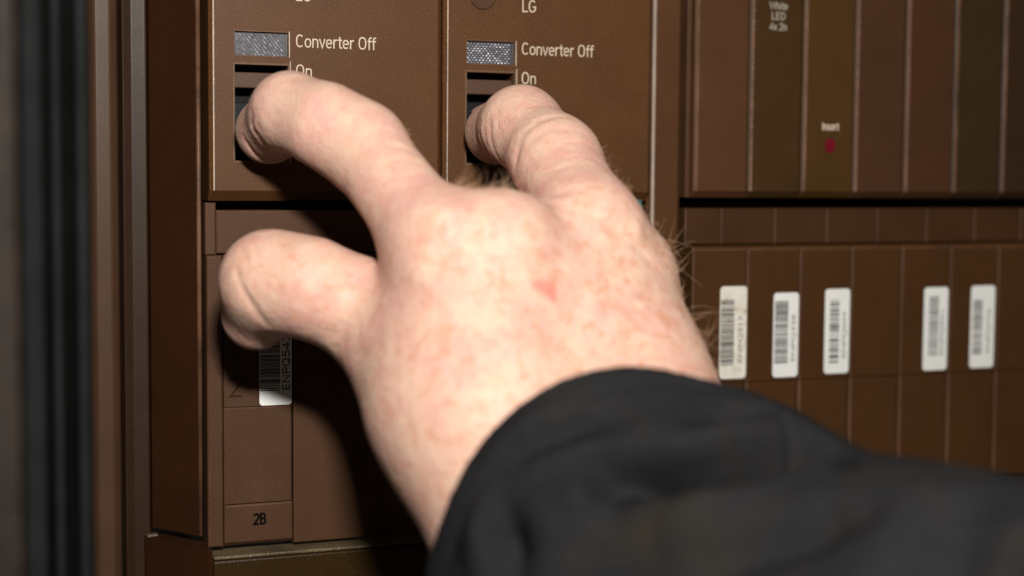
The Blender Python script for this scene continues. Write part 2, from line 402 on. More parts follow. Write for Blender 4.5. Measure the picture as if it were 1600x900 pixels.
HAIR = [[92.6,-73.1,-16.6,9.0,1,0],[91.6,-73.0,-14.0,9.0,1,0],[89.9,-93.2,-37.7,9.0,1,0],[90.8,-74.7,-16.0,9.0,1,0],[91.6,-73.2,-14.5,9.0,1,0],[89.8,-93.4,-37.9,9.0,1,0],[91.6,-90.1,-35.5,9.0,1,0],[90.0,-87.6,-30.4,9.0,1,0],[91.9,-91.0,-37.2,9.0,1,0],[90.6,-88.2,-31.8,9.0,1,0],[93.3,-78.8,-25.8,9.0,1,0],[90.5,-92.0,-36.7,9.0,1,0],[90.5,-92.6,-37.6,9.0,1,0],[90.6,-91.6,-36.4,9.0,1,0],[91.0,-85.9,-29.6,9.0,1,0],[91.1,-75.9,-19.1,9.0,1,0],[89.2,-73.0,-10.4,9.0,1,0],[91.2,-83.7,-27.6,9.0,1,0],[91.6,-93.0,-39.6,9.0,1,0],[90.3,-74.9,-15.4,9.0,1,0],[91.9,-76.3,-21.2,9.0,1,0],[89.7,-86.0,-28.2,9.0,1,0],[90.4,-72.2,-11.0,9.0,1,0],[91.7,-85.7,-30.2,9.0,1,0],[90.6,-74.3,-14.6,9.0,1,0],[89.5,-89.8,-32.5,9.0,1,0],[89.3,-90.8,-33.7,9.0,1,0],[90.3,-76.3,-18.4,9.0,1,0],[90.5,-80.0,-23.1,9.0,1,0],[91.2,-90.7,-35.8,9.0,1,0],[92.0,-79.4,-24.5,9.0,1,0],[91.2,-92.8,-38.8,9.0,1,0],[90.7,-71.6,-10.5,9.0,1,0],[92.2,-75.9,-21.5,9.0,1,0],[91.0,-93.4,-39.2,9.0,1,0],[91.1,-71.5,-10.9,9.0,1,0],[91.8,-87.2,-32.2,9.0,1,0],[93.0,-79.9,-26.4,9.0,1,0],[89.9,-74.0,-12.8,9.0,1,0],[90.3,-80.2,-23.0,9.0,1,0],[91.5,-74.4,-16.7,9.0,1,0],[91.8,-78.7,-23.7,9.0,1,0],[90.7,-91.4,-36.0,9.0,1,0],[92.3,-73.6,-17.2,9.0,1,0],[89.9,-75.7,-16.3,9.0,1,0],[88.4,-73.7,-10.6,9.0,1,0],[91.0,-93.5,-39.4,9.0,1,0],[89.8,-88.5,-31.2,9.0,1,0],[92.6,-80.7,-26.5,9.0,1,0],[89.6,-92.8,-36.8,9.0,1,0],[92.2,-75.3,-20.5,9.0,1,0],[89.7,-88.2,-30.8,9.0,1,0],[90.1,-88.2,-31.2,9.0,1,0],[89.5,-93.6,-37.8,9.0,1,0],[89.5,-94.3,-38.8,9.0,1,0],[88.4,-73.5,-10.3,9.0,1,0],[90.3,-93.7,-38.8,9.0,1,0],[89.9,-74.7,-14.2,9.0,1,0],[89.4,-91.0,-34.0,9.0,1,0],[88.3,-72.6,-9.1,9.0,1,0],[80.9,-69.0,3.3,3.0,1,0],[81.5,-65.8,4.3,3.0,1,0],[81.9,-67.5,3.2,3.0,1,0],[81.0,-55.5,10.8,3.0,1,0],[81.6,-57.5,8.6,3.0,1,0],[80.3,-51.3,15.6,3.0,1,0],[81.0,-68.7,3.4,3.0,1,0],[81.7,-55.1,10.4,3.0,1,0],[79.7,-51.3,16.0,3.0,1,0],[80.6,-51.9,14.8,3.0,1,0],[80.3,-67.8,4.2,3.0,1,0],[82.4,-56.5,8.4,3.0,1,0],[80.5,-52.4,14.3,3.0,1,0],[81.1,-59.3,8.0,3.0,1,0],[80.4,-67.5,4.4,3.0,1,0],[81.8,-52.4,13.0,3.0,1,0],[82.5,-54.9,9.4,3.0,1,0],[80.7,-69.2,3.3,3.0,1,0],[81.4,-58.3,8.3,3.0,1,0],[81.6,-68.5,3.0,3.0,1,0],[82.0,-53.9,11.2,3.0,1,0],[80.0,-66.5,5.0,3.0,1,0],[80.7,-54.4,12.2,3.0,1,0],[80.8,-66.6,4.5,3.0,1,0],[81.1,-63.7,5.4,3.0,1,0],[81.6,-68.7,2.9,3.0,1,0],[80.9,-55.1,11.2,3.0,1,0],[81.4,-61.2,6.4,3.0,1,0],[80.2,-67.6,4.4,3.0,1,0],[82.1,-51.0,14.1,3.0,1,0],[80.8,-67.6,4.0,3.0,1,0],[82.7,-53.8,10.2,3.0,1,0],[80.5,-63.0,6.3,3.0,1,0],[81.8,-68.9,2.6,3.0,1,0],[83.2,-52.4,11.0,3.0,1,0],[79.5,-51.7,15.8,3.0,1,0],[80.3,-68.2,4.1,3.0,1,0],[80.8,-52.8,13.6,3.0,1,0],[81.4,-60.3,7.0,3.0,1,0],[82.2,-68.8,2.3,3.0,1,0],[80.3,-65.2,5.5,3.0,1,0],[81.4,-67.2,3.8,3.0,1,0],[82.0,-55.5,9.7,3.0,1,0],[81.2,-64.3,5.2,3.0,1,0],[81.8,-54.4,10.9,3.0,1,0],[80.8,-69.6,3.0,3.0,1,0],[80.4,-68.5,3.9,3.0,1,0],[81.3,-49.8,16.0,3.0,1,0],[80.8,-64.7,5.3,3.0,1,0],[82.2,-68.5,2.5,3.0,1,0],[79.6,-52.4,15.0,3.0,1,0],[81.0,-69.7,2.8,3.0,1,0],[81.3,-51.2,14.7,3.0,1,0],[80.9,-70.0,2.7,3.0,1,0],[81.7,-51.8,13.8,3.0,1,0],[81.9,-68.9,2.5,3.0,1,0],[80.0,-65.7,5.4,3.0,1,0],[81.6,-53.6,12.0,3.0,1,0],[82.1,-50.5,14.7,3.0,1,0],[82.1,-50.8,14.2,3.0,1,0],[41.9,-69.2,2.7,6.5,0.3,0.9],[47.1,-71.9,2.5,6.5,0.3,0.9],[49.7,-72.5,2.6,6.5,0.3,0.9],[47.0,-70.3,2.6,6.5,0.3,0.9],[44.2,-70.3,2.5,6.5,0.3,0.9],[44.0,-70.2,2.5,6.5,0.3,0.9],[49.6,-72.4,2.6,6.5,0.3,0.9],[46.1,-71.8,2.4,6.5,0.3,0.9],[43.7,-67.9,2.7,6.5,0.3,0.9],[49.7,-72.5,2.6,6.5,0.3,0.9],[40.8,-67.7,3.0,6.5,0.3,0.9],[48.5,-72.9,2.5,6.5,0.3,0.9],[43.9,-70.2,2.5,6.5,0.3,0.9],[48.5,-72.9,2.5,6.5,0.3,0.9],[50.2,-73.2,2.4,6.5,0.3,0.9],[49.4,-71.7,2.6,6.5,0.3,0.9],[40.0,-68.2,3.0,6.5,0.3,0.9],[42.1,-69.0,2.7,6.5,0.3,0.9],[45.3,-70.9,2.5,6.5,0.3,0.9],[42.0,-67.8,2.9,6.5,0.3,0.9],[42.2,-69.0,2.7,6.5,0.3,0.9],[42.7,-68.6,2.7,6.5,0.3,0.9],[49.8,-72.8,2.5,6.5,0.3,0.9],[47.0,-70.6,2.6,6.5,0.3,0.9],[51.1,-73.9,2.2,6.5,0.3,0.9],[47.0,-71.3,2.6,6.5,0.3,0.9],[45.3,-70.8,2.5,6.5,0.3,0.9],[39.4,-68.5,3.0,6.5,0.3,0.9],[47.0,-70.5,2.6,6.5,0.3,0.9],[48.5,-73.0,2.5,6.5,0.3,0.9],[49.4,-71.6,2.7,6.5,0.3,0.9],[38.6,-68.7,2.9,6.5,0.3,0.9],[43.9,-70.2,2.5,6.5,0.3,0.9],[49.8,-72.7,2.5,6.5,0.3,0.9],[42.0,-69.1,2.7,6.5,0.3,0.9],[38.8,-68.7,2.9,6.5,0.3,0.9],[48.1,-70.6,2.7,6.5,0.3,0.9],[47.0,-70.1,2.6,6.5,0.3,0.9],[43.4,-70.2,2.5,6.5,0.3,0.9],[49.8,-72.7,2.5,6.5,0.3,0.9],[48.1,-70.7,2.7,6.5,0.3,0.9],[49.4,-71.5,2.7,6.5,0.3,0.9],[42.0,-67.7,2.9,6.5,0.3,0.9],[42.2,-67.5,2.9,6.5,0.3,0.9],[40.4,-67.9,3.0,6.5,0.3,0.9],[51.1,-73.9,2.2,6.5,0.3,0.9],[41.2,-68.5,2.8,6.5,0.3,0.9],[49.8,-72.8,2.5,6.5,0.3,0.9],[42.8,-68.6,2.7,6.5,0.3,0.9],[41.0,-67.4,3.0,6.5,0.3,0.9],[40.1,-68.1,3.0,6.5,0.3,0.9],[45.0,-70.6,2.5,6.5,0.3,0.9],[39.4,-68.4,3.0,6.5,0.3,0.9],[47.0,-71.5,2.6,6.5,0.3,0.9],[41.4,-67.0,3.0,6.5,0.3,0.9],[42.5,-68.8,2.7,6.5,0.3,0.9],[45.4,-70.9,2.5,6.5,0.3,0.9],[41.1,-67.3,3.0,6.5,0.3,0.9],[50.6,-73.6,2.3,6.5,0.3,0.9],[39.2,-68.6,2.9,6.5,0.3,0.9],[36.3,-48.9,13.0,2.2,1,0],[34.5,-46.5,16.7,2.2,1,0],[36.6,-46.3,14.3,2.2,1,0],[36.4,-50.2,12.2,2.2,1,0],[33.4,-46.4,17.7,2.2,1,0],[34.1,-47.3,16.4,2.2,1,0],[36.6,-47.5,13.5,2.2,1,0],[36.1,-50.0,12.6,2.2,1,0],[34.3,-48.0,15.7,2.2,1,0],[33.3,-46.5,17.8,2.2,1,0],[36.2,-50.4,12.3,2.2,1,0],[33.3,-46.6,17.7,2.2,1,0],[36.2,-45.5,15.5,2.2,1,0],[36.4,-45.7,15.0,2.2,1,0],[34.3,-46.3,17.1,2.2,1,0],[36.7,-49.4,12.3,2.2,1,0],[34.6,-47.3,16.0,2.2,1,0],[35.2,-47.9,14.8,2.2,1,0],[33.7,-47.3,16.7,2.2,1,0],[36.3,-47.7,13.7,2.2,1,0],[35.2,-47.6,15.1,2.2,1,0],[33.4,-46.5,17.7,2.2,1,0],[36.2,-45.9,15.2,2.2,1,0],[34.0,-46.9,16.8,2.2,1,0],[35.6,-48.1,14.3,2.2,1,0],[34.6,-46.9,16.3,2.2,1,0],[36.1,-47.2,14.3,2.2,1,0],[34.0,-47.1,16.7,2.2,1,0],[36.8,-52.4,10.8,2.2,1,0],[33.4,-47.3,17.0,2.2,1,0],[32.7,-47.2,17.6,2.2,1,0],[32.7,-47.4,17.4,2.2,1,0],[37.2,-45.7,13.7,2.2,1,0],[33.1,-46.9,17.5,2.2,1,0],[34.1,-47.1,16.6,2.2,1,0],[36.1,-49.7,12.7,2.2,1,0],[34.7,-47.0,16.1,2.2,1,0],[35.7,-47.7,14.4,2.2,1,0],[33.3,-46.9,17.5,2.2,1,0],[34.9,-47.8,15.2,2.2,1,0],[36.1,-52.8,11.1,2.2,1,0],[33.5,-47.7,16.6,2.2,1,0],[37.3,-53.9,9.6,2.2,1,0],[34.6,-47.2,16.1,2.2,1,0],[33.1,-47.1,17.3,2.2,1,0],[36.2,-48.5,13.4,2.2,1,0],[36.7,-48.5,12.8,2.2,1,0],[34.1,-46.5,17.1,2.2,1,0],[35.1,-46.7,15.9,2.2,1,0],[36.1,-47.9,13.8,2.2,1,0],[82.5,-73.0,-1.2,4.5,1,0],[88.7,-70.6,-7.5,4.5,1,0],[85.0,-71.5,-3.2,4.5,1,0],[86.6,-71.0,-5.1,4.5,1,0],[87.4,-70.8,-6.1,4.5,1,0],[88.5,-69.4,-6.4,4.5,1,0],[86.9,-70.9,-5.6,4.5,1,0],[88.0,-70.6,-6.7,4.5,1,0],[86.9,-69.8,-4.5,4.5,1,0],[85.3,-71.2,-3.3,4.5,1,0],[84.8,-71.2,-2.4,4.5,1,0],[85.8,-70.9,-3.8,4.5,1,0],[88.5,-71.8,-8.4,4.5,1,0],[89.8,-70.0,-8.2,4.5,1,0]]

def skin_mat():
    m, nt, p = mat('freckled_skin')
    pos = world_pos(nt)
    a = noise(nt, pos, 95, 5, 0.62, 0.6)
    base = ramp(nt, a.outputs[0], [(0.32, (0.665, 0.455, 0.35)), (0.47, (0.66, 0.42, 0.335)), (0.62, (0.625, 0.355, 0.30))]).outputs[0]
    sx = node(nt, 'ShaderNodeSeparateXYZ'); lnk(nt, pos, sx.inputs[0])
    # freckles: small ones everywhere, larger orange ones on the back of the hand and its outer side
    def freckles(c, scale, lo, hi, x0, x1, m0, m1, col):
        n = noise(nt, pos, scale, 3, 0.55, 0.5)
        fr = ramp(nt, n.outputs[0], [(lo, (0, 0, 0)), (hi, (1, 1, 1))]).outputs[0]
        mr = node(nt, 'ShaderNodeMapRange'); mr.inputs[1].default_value = x0; mr.inputs[2].default_value = x1
        mr.inputs[3].default_value = m0; mr.inputs[4].default_value = m1
        lnk(nt, sx.outputs[0], mr.inputs[0])
        mz = node(nt, 'ShaderNodeMapRange'); mz.inputs[1].default_value = 0.012; mz.inputs[2].default_value = -0.012
        mz.inputs[3].default_value = 0.35; mz.inputs[4].default_value = 1.0
        lnk(nt, sx.outputs[2], mz.inputs[0])
        mq = node(nt, 'ShaderNodeMath', operation='MULTIPLY'); lnk(nt, mr.outputs[0], mq.inputs[0]); lnk(nt, mz.outputs[0], mq.inputs[1]); mr = mq
        mm = node(nt, 'ShaderNodeMath', operation='MULTIPLY', use_clamp=True); lnk(nt, fr, mm.inputs[0]); lnk(nt, mr.outputs[0], mm.inputs[1])
        return mix(nt, mm.outputs[0], c, col)
    c = freckles(base, 240, 0.51, 0.68, 0.0, 0.08, 0.35, 0.85, (0.57, 0.305, 0.205))
    c = freckles(c, 400, 0.53, 0.66, 0.0, 0.08, 0.45, 0.85, (0.56, 0.28, 0.18))
    y = noise(nt, pos, 210, 3, 0.6)
    yr = ramp(nt, y.outputs[0], [(0.52, (0, 0, 0)), (0.68, (0.6, 0.6, 0.6))]).outputs[0]
    c = mix(nt, yr, c, (0.68, 0.485, 0.37))
    for (x, yy, z, r) in SPOTS:
        d = node(nt, 'ShaderNodeVectorMath', operation='DISTANCE')
        n2 = noise(nt, pos, 500, 2)
        off = node(nt, 'ShaderNodeVectorMath', operation='MULTIPLY_ADD')
        off.inputs[1].default_value = (0.002, 0.002, 0.002)
        lnk(nt, n2.outputs[1], off.inputs[0]); lnk(nt, pos, off.inputs[2])
        lnk(nt, off.outputs[0], d.inputs[0]); d.inputs[1].default_value = (x*MM+.001, yy*MM+.001, z*MM+.001)
        q = node(nt, 'ShaderNodeMapRange', interpolation_type='SMOOTHSTEP')
        q.inputs[1].default_value = r*MM*1.5; q.inputs[2].default_value = r*MM*0.3
        q.inputs[3].default_value = 0; q.inputs[4].default_value = 0.75 if r > 1.25 else 0.4
        lnk(nt, d.outputs['Value'], q.inputs[0])
        c = mix(nt, q.outputs[0], c, (0.60, 0.19, 0.155) if r > 1.25 else (0.58, 0.25, 0.17))
    lnk(nt, c, p.inputs['Base Color'])
    p.inputs['Roughness'].default_value = 0.5
    p.inputs['Specular IOR Level'].default_value = 0.35
    p.inputs['Subsurface Weight'].default_value = 0.35
    p.inputs['Subsurface Radius'].default_value = (1.0, 0.35, 0.18)
    p.inputs['Subsurface Scale'].default_value = 0.0028
    v = node(nt, 'ShaderNodeTexVoronoi', feature='DISTANCE_TO_EDGE'); v.inputs['Scale'].default_value = 850
    w = noise(nt, pos, 260, 3)
    va = node(nt, 'ShaderNodeVectorMath', operation='MULTIPLY_ADD'); va.inputs[1].default_value = (0.0016,)*3
    lnk(nt, w.outputs[1], va.inputs[0]); lnk(nt, pos, va.inputs[2]); lnk(nt, va.outputs[0], v.inputs['Vector'])
    vr = ramp(nt, v.outputs['Distance'], [(0.0, (0, 0, 0)), (0.25, (1, 1, 1))])
    b1 = node(nt, 'ShaderNodeBump'); b1.inputs['Strength'].default_value = 0.25; b1.inputs['Distance'].default_value = 0.0003
    lnk(nt, vr.outputs[0], b1.inputs['Height'])
    b2 = node(nt, 'ShaderNodeBump'); b2.inputs['Strength'].default_value = 0.38; b2.inputs['Distance'].default_value = 0.0011
    lnk(nt, noise(nt, pos, 210, 4, 0.6, 0.8).outputs[0], b2.inputs['Height']); lnk(nt, b1.outputs[0], b2.inputs['Normal'])
    lnk(nt, b2.outputs[0], p.inputs['Normal'])
    return m
M['skin'] = skin_mat()

def cloth_mat():
    m, nt, p = mat('black_woven_cloth')
    pos = world_pos(nt)
    n = noise(nt, pos, 45, 4, 0.6, 0.5)
    c = ramp(nt, n.outputs[0], [(0.3, (0.0125, 0.0125, 0.0138)), (0.55, (0.0158, 0.0158, 0.0172)), (0.75, (0.021, 0.018, 0.0145))]).outputs[0]
    f = noise(nt, pos, 1600, 2)
    c = mix(nt, 0.35, c, f.outputs[0], 'OVERLAY')
    lnk(nt, c, p.inputs['Base Color'])
    p.inputs['Roughness'].default_value = 0.9
    p.inputs['Specular IOR Level'].default_value = 0.04
    p.inputs['Sheen Weight'].default_value = 0.0
    p.inputs['Sheen Roughness'].default_value = 0.5
    wv = node(nt, 'ShaderNodeTexWave'); wv.inputs['Scale'].default_value = 900; wv.inputs['Distortion'].default_value = 0.6
    lnk(nt, pos, wv.inputs['Vector'])
    b1 = node(nt, 'ShaderNodeBump'); b1.inputs['Strength'].default_value = 0.2; b1.inputs['Distance'].default_value = 0.0002
    lnk(nt, wv.outputs[1], b1.inputs['Height'])
    b2 = node(nt, 'ShaderNodeBump'); b2.inputs['Strength'].default_value = 0.5; b2.inputs['Distance'].default_value = 0.0025
    lnk(nt, noise(nt, pos, 55, 3, 0.5, 1.0).outputs[0], b2.inputs['Height']); lnk(nt, b1.outputs[0], b2.inputs['Normal'])
    lnk(nt, b2.outputs[0], p.inputs['Normal'])
    return m
M['cloth'] = cloth_mat()

def hair_mat():
    m, nt, p = mat('light_brown_hair')
    n = noise(nt, world_pos(nt), 300, 2)
    c = ramp(nt, n.outputs[0], [(0.3, (0.42, 0.25, 0.15)), (0.7, (0.6, 0.4, 0.27))]).outputs[0]
    lnk(nt, c, p.inputs['Base Color']); p.inputs['Roughness'].default_value = 0.4
    return m
M['hair'] = hair_mat()
def nail_mat():
    m, nt, p = mat('nail')
    n = noise(nt, world_pos(nt), 200, 2)
    c = ramp(nt, n.outputs[0], [(0.3, (0.55, 0.36, 0.29)), (0.7, (0.66, 0.47, 0.4))]).outputs[0]
    lnk(nt, c, p.inputs['Base Color']); p.inputs['Roughness'].default_value = 0.3
    return m
M['nail'] = nail_mat()

# ------------------------------------------------------------------ builders
def thing(name, label, cat, loc, group=None):
    o = bpy.data.objects.new(name, None); COL.objects.link(o)
    o.empty_display_size = 0.01
    o.location = Vector(loc)*MM
    o['label'] = label; o['category'] = cat
    if group: o['group'] = group
    return o

def origin(o):
    v = Vector((0, 0, 0))
    while o is not None:
        v += o.location; o = o.parent
    return v

def put(name, me, mats, parent=None, smooth=False):
    """mesh coordinates are world millimetres; stored relative to the parent"""
    o = bpy.data.objects.new(name, me); COL.objects.link(o)
    off = Vector((0, 0, 0))
    if parent is not None:
        o.parent = parent; off = origin(parent)
    me.transform(Matrix.Translation(-off) @ Matrix.Scale(MM, 4))
    mi = np.zeros(len(me.polygons), np.int32); me.polygons.foreach_get('material_index', mi)
    me.materials.clear()
    for m in (mats if isinstance(mats, (list, tuple)) else [mats]): me.materials.append(m)
    me.polygons.foreach_set('material_index', mi)
    for p in me.polygons: p.use_smooth = smooth
    return o

def bm_mesh(bm, name='m'):
    bmesh.ops.recalc_face_normals(bm, faces=bm.faces)
    me = bpy.data.meshes.new(name); bm.to_mesh(me); bm.free()
    return me

def add_box(bm, x0, x1, y0, y1, z0, z1, bev=0.0, seg=2):
    vs = [bm.verts.new((x, y, z)) for x in (x0, x1) for y in (y0, y1) for z in (z0, z1)]
    idx = [(0, 1, 3, 2), (4, 6, 7, 5), (0, 4, 5, 1), (2, 3, 7, 6), (0, 2, 6, 4), (1, 5, 7, 3)]
    fs = [bm.faces.new([vs[i] for i in f]) for f in idx]
    if bev > 0:
        es = list({e for f in fs for e in f.edges})
        bmesh.ops.bevel(bm, geom=es, offset=bev, segments=seg, profile=0.5, affect='EDGES')
    return vs

def box_mesh(*a, **k):
    bm = bmesh.new(); add_box(bm, *a, **k); return bm_mesh(bm)

def plate_mesh(x0, x1, z0, z1, y=0.0, th=8.0, bev=(0.5, 0.5, 0.5, 0.5), edge=0.22, sides=(1, 1, 1, 1)):
    """front plate facing -Y: chamfers left, right, bottom, top; the front edges named in
    sides get a narrow rounded bevel in material slot 1, 2 or 3 (0: slot 0)"""
    l, r, b, t = bev
    bm = bmesh.new()
    def ring(a0, a1, c0, c1, ys):
        return [bm.verts.new((a0, ys[0], c0)), bm.verts.new((a1, ys[1], c0)), bm.verts.new((a1, ys[2], c1)), bm.verts.new((a0, ys[3], c1))]
    F = ring(x0+l, x1-r, z0+b, z1-t, (y,)*4)
    d = max(bev)
    Mi = ring(x0, x1, z0, z1, (y+d,)*4)
    B = ring(x0, x1, z0, z1, (y+th,)*4)
    bm.faces.new(F)
    for A, Cc in ((F, Mi), (Mi, B)):
        for i in range(4): bm.faces.new((A[i], A[(i+1) % 4], Cc[(i+1) % 4], Cc[i]))
    bm.faces.new(B[::-1])
    bmesh.ops.recalc_face_normals(bm, faces=bm.faces)
    # edges: bottom 0-1, right 1-2, top 2-3, left 3-0
    key = {3: sides[0], 1: sides[1], 0: sides[2], 2: sides[3]}
    for k in (1, 2, 3, 0):
        es = [bm.edges.get((F[i], F[(i+1) % 4])) for i in range(4) if key[i] == k and F[i].is_valid and F[(i+1) % 4].is_valid]
        es = [e for e in es if e]
        if es and edge > 0:
            for f in bm.faces: f.tag = False
            bmesh.ops.bevel(bm, geom=es, offset=edge, segments=3, profile=0.5, affect='EDGES', material=k, clamp_overlap=True)
            F = F if all(v.is_valid for v in F) else []
            if not F: break
    return bm_mesh(bm)

def plate2(x0, x1, z0, z1, y=0.0, th=8.0, ch=0.5, bot=None, top=None, wl=0.3, wr=0.3, wt=0.3, slots=(1, 1, 1), rounded=0.0):
    """front plate built from strips: a flat face and, along left / right / top, a narrow arris, paler by wear and painted highlight,
    in its own material slot, then the chamfer"""
    bot = ch if bot is None else bot; top = ch if top is None else top
    xs = [(x0, y+ch), (x0+ch, y+0.12), (x0+ch+wl, y), (x1-ch-wr, y), (x1-ch, y+0.12), (x1, y+ch)]
    zs = [(z0, y+bot), (z0+bot, y), (z1-top-wt, y), (z1-top, y+0.12), (z1, y+top)]
    bm = bmesh.new()
    G = [[bm.verts.new((x, max(yx, yz), z)) for z, yz in zs] for x, yx in xs]
    for i in range(5):
        for j in range(4):
            f = bm.faces.new((G[i][j], G[i+1][j], G[i+1][j+1], G[i][j+1]))
            s = 0
            if i == 1 and 0 < j: s = slots[0]
            if i == 3 and 0 < j: s = slots[1]
            if j == 2 and 0 < i < 4: s = slots[2]
            f.material_index = s
    yb = y+th
    per = [G[i][0] for i in range(6)]+[G[5][j] for j in range(1, 5)]+[G[i][4] for i in range(4, -1, -1)]+[G[0][j] for j in range(3, 0, -1)]
    back = [bm.verts.new((v.co.x, yb, v.co.z)) for v in per]
    n = len(per)
    for i in range(n): bm.faces.new((per[i], back[i], back[(i+1) % n], per[(i+1) % n]))
    bm.faces.new(back)
    return bm_mesh(bm)

def cut(me, boxes):
    while len(me.materials) < 2: me.materials.append(M['face'] if not len(me.materials) else M['highlit'])
    o = bpy.data.objects.new('tmp', me); COL.objects.link(o)
    cs = []
    for b in boxes:
        c = bpy.data.objects.new('tmpc', b if isinstance(b, bpy.types.Mesh) else box_mesh(*b)); COL.objects.link(c); cs.append(c)
        md = o.modifiers.new('b', 'BOOLEAN'); md.operation = 'DIFFERENCE'; md.object = c; md.solver = 'EXACT'
    dg = bpy.context.evaluated_depsgraph_get()
    r = bpy.data.meshes.new_from_object(o.evaluated_get(dg))
    for c in cs+[o]: bpy.data.objects.remove(c)
    return r

def prism(profile, z0, z1, bev=0.0, seg=3):
    bm = bmesh.new()
    a = [bm.verts.new((x, y, z0)) for x, y in profile]; b = [bm.verts.new((x, y, z1)) for x, y in profile]
    n = len(a)
    for i in range(n): bm.faces.new((a[i], a[(i+1) % n], b[(i+1) % n], b[i]))
    bm.faces.new(a[::-1]); bm.faces.new(b)
    if bev > 0:
        es = [bm.edges.get((a[i], b[i])) for i in range(n)]
        bmesh.ops.bevel(bm, geom=es, offset=bev, segments=seg, profile=0.5, affect='EDGES', clamp_overlap=True)
    return bm_mesh(bm)

def text(name, s, x, z, y, h, m, parent, width=None, rot=0.0, bold=0.0, align='LEFT', thick=0.06, spacing=1.0):
    """raised lettering: cap height h mm, left end of the base line at x, z on the plane y"""
    cu = bpy.data.curves.new('t', 'FONT'); cu.body = s; cu.size = 1.0; cu.offset = bold; cu.space_character = spacing
    cu.resolution_u = 4
    o = bpy.data.objects.new('t', cu); COL.objects.link(o)
    dg = bpy.context.evaluated_depsgraph_get(); dg.update()
    me = bpy.data.meshes.new_from_object(o.evaluated_get(dg))
    bpy.data.objects.remove(o)
    co = np.empty(len(me.vertices)*3); me.vertices.foreach_get('co', co); co = co.reshape(-1, 3)
    k = h/0.729
    if s.islower(): k = h/0.55
    x0, x1 = co[:, 0].min(), co[:, 0].max()
    kx = k if width is None else width/(x1-x0)
    u = (co[:, 0]-x0)*kx; w = co[:, 1]*k
    if align == 'CENTER': u -= (x1-x0)*kx/2
    c, sn = math.cos(rot), math.sin(rot)
    out = np.stack([x+u*c-w*sn, np.full(len(u), y), z+u*sn+w*c], 1)
    me.vertices.foreach_set('co', out.ravel()); me.update()
    bm = bmesh.new(); bm.from_mesh(me)
    r = bmesh.ops.extrude_face_region(bm, geom=bm.faces[:])
    for v in r['geom']:
        if isinstance(v, bmesh.types.BMVert): v.co.y -= thick
    return put(name, bm_mesh(bm), m, parent)

def arc(cx, cy, rx, ry, a0, a1, n=16, p=0.82):
    out = []
    for i in range(n+1):
        a = math.radians(a0+(a1-a0)*i/n); c, q = math.cos(a), math.sin(a)
        out.append((cx+rx*math.copysign(abs(c)**p, c), cy+ry*math.copysign(abs(q)**p, q)))
    return out
S_ = 0.055
GLYPH = {   # condensed grotesque capitals and small letters as stroke centre lines: (advance, strokes)
 'C': (0.62, [arc(.29, .5, .23, .445, 42, 318)]), 'O': (0.66, [arc(.30, .5, .24, .445, 0, 360, 28)]),
 'G': (0.66, [arc(.29, .5, .23, .445, 42, 300)+[(.50, .2), (.52, .44), (.32, .44)]]),
 'Q': (0.66, [arc(.30, .5, .24, .445, 0, 360, 28), [(.36, .24), (.56, .0)]]),
 'L': (0.50, [[(.09, 1), (.09, S_), (.46, S_)]]), 'D': (0.64, [[(.09, S_), (.09, .945)], [(.09, .945)]+arc(.26, .5, .26, .445, 90, -90)+[(.09, S_)]]),
 'E': (0.54, [[(.48, .945), (.09, .945), (.09, S_), (.48, S_)], [(.09, .51), (.44, .51)]]),
 'I': (0.24, [[(.12, 0), (.12, 1)]]), 'N': (0.66, [[(.09, 0), (.09, .98), (.52, .02), (.52, 1)]]),
 'P': (0.58, [[(.09, 0), (.09, .945)]+arc(.27, .70, .22, .245, 90, -90)+[(.09, .455)]]),
 'B': (0.60, [[(.09, .53), (.27, .53)]+[], [(.09, .53), (.09, .945)]+arc(.27, .74, .19, .205, 90, -90)+[(.09, .535)], [(.09, .53), (.09, S_)]+arc(.28, .292, .22, .237, -90, 90)]),
 'W': (0.92, [[(.04, 1), (.24, .02), (.45, .95), (.66, .02), (.86, 1)]]),
 '2': (0.58, [arc(.27, .72, .2, .225, 170, -25)+[(.07, S_), (.5, S_)]]),
 '3': (0.58, [arc(.26, .73, .19, .215, 160, -85), arc(.26, .29, .22, .235, 85, -165)]),
 '4': (0.58, [[(.38, 0), (.38, .97), (.05, .28), (.53, .28)]]),
 '5': (0.58, [[(.46, .945), (.13, .945), (.10, .50)]+arc(.26, .33, .22, .275, 125, -165)]),
 '7': (0.54, [[(.05, .945), (.48, .945), (.2, 0)]]),
 'o': (0.53, [arc(.25, .36, .19, .305, 0, 360, 24)]),
 'n': (0.53, [[(.08, 0), (.08, .715)], [(.08, .48)]+arc(.25, .47, .17, .19, 160, 0, 10)+[(.42, 0)]]),
 'h': (0.53, [[(.08, 0), (.08, 1.0)], [(.08, .48)]+arc(.25, .47, .17, .19, 160, 0, 10)+[(.42, 0)]]),
 'v': (0.47, [[(.03, .715), (.22, .02), (.41, .715)]]),
 'e': (0.52, [[(.07, .375), (.43, .375)]+arc(.25, .36, .18, .305, 5, 318, 22)]),
 'r': (0.35, [[(.08, 0), (.08, .715)], [(.08, .45), (.13, .6), (.22, .665), (.33, .665)]]),
 't': (0.35, [[(.16, .93), (.16, .16), (.20, .07), (.33, .06)], [(.02, .665), (.33, .665)]]),
 'f': (0.33, [[(.14, 0), (.14, .82), (.19, .93), (.33, .945)], [(.02, .665), (.32, .665)]]),
 'i': (0.22, [[(.11, 0), (.11, .715)], [(.11, .87), (.11, 1)]]),
 's': (0.46, [[(.38, .56), (.34, .64), (.22, .67), (.10, .63), (.07, .52), (.13, .42), (.3, .32), (.38, .2), (.33, .09), (.21, .05), (.1, .08), (.05, .18)]]),
 'x': (0.47, [[(.04, 0), (.40, .715)], [(.04, .715), (.40, 0)]]), ' ': (0.30, []),
}
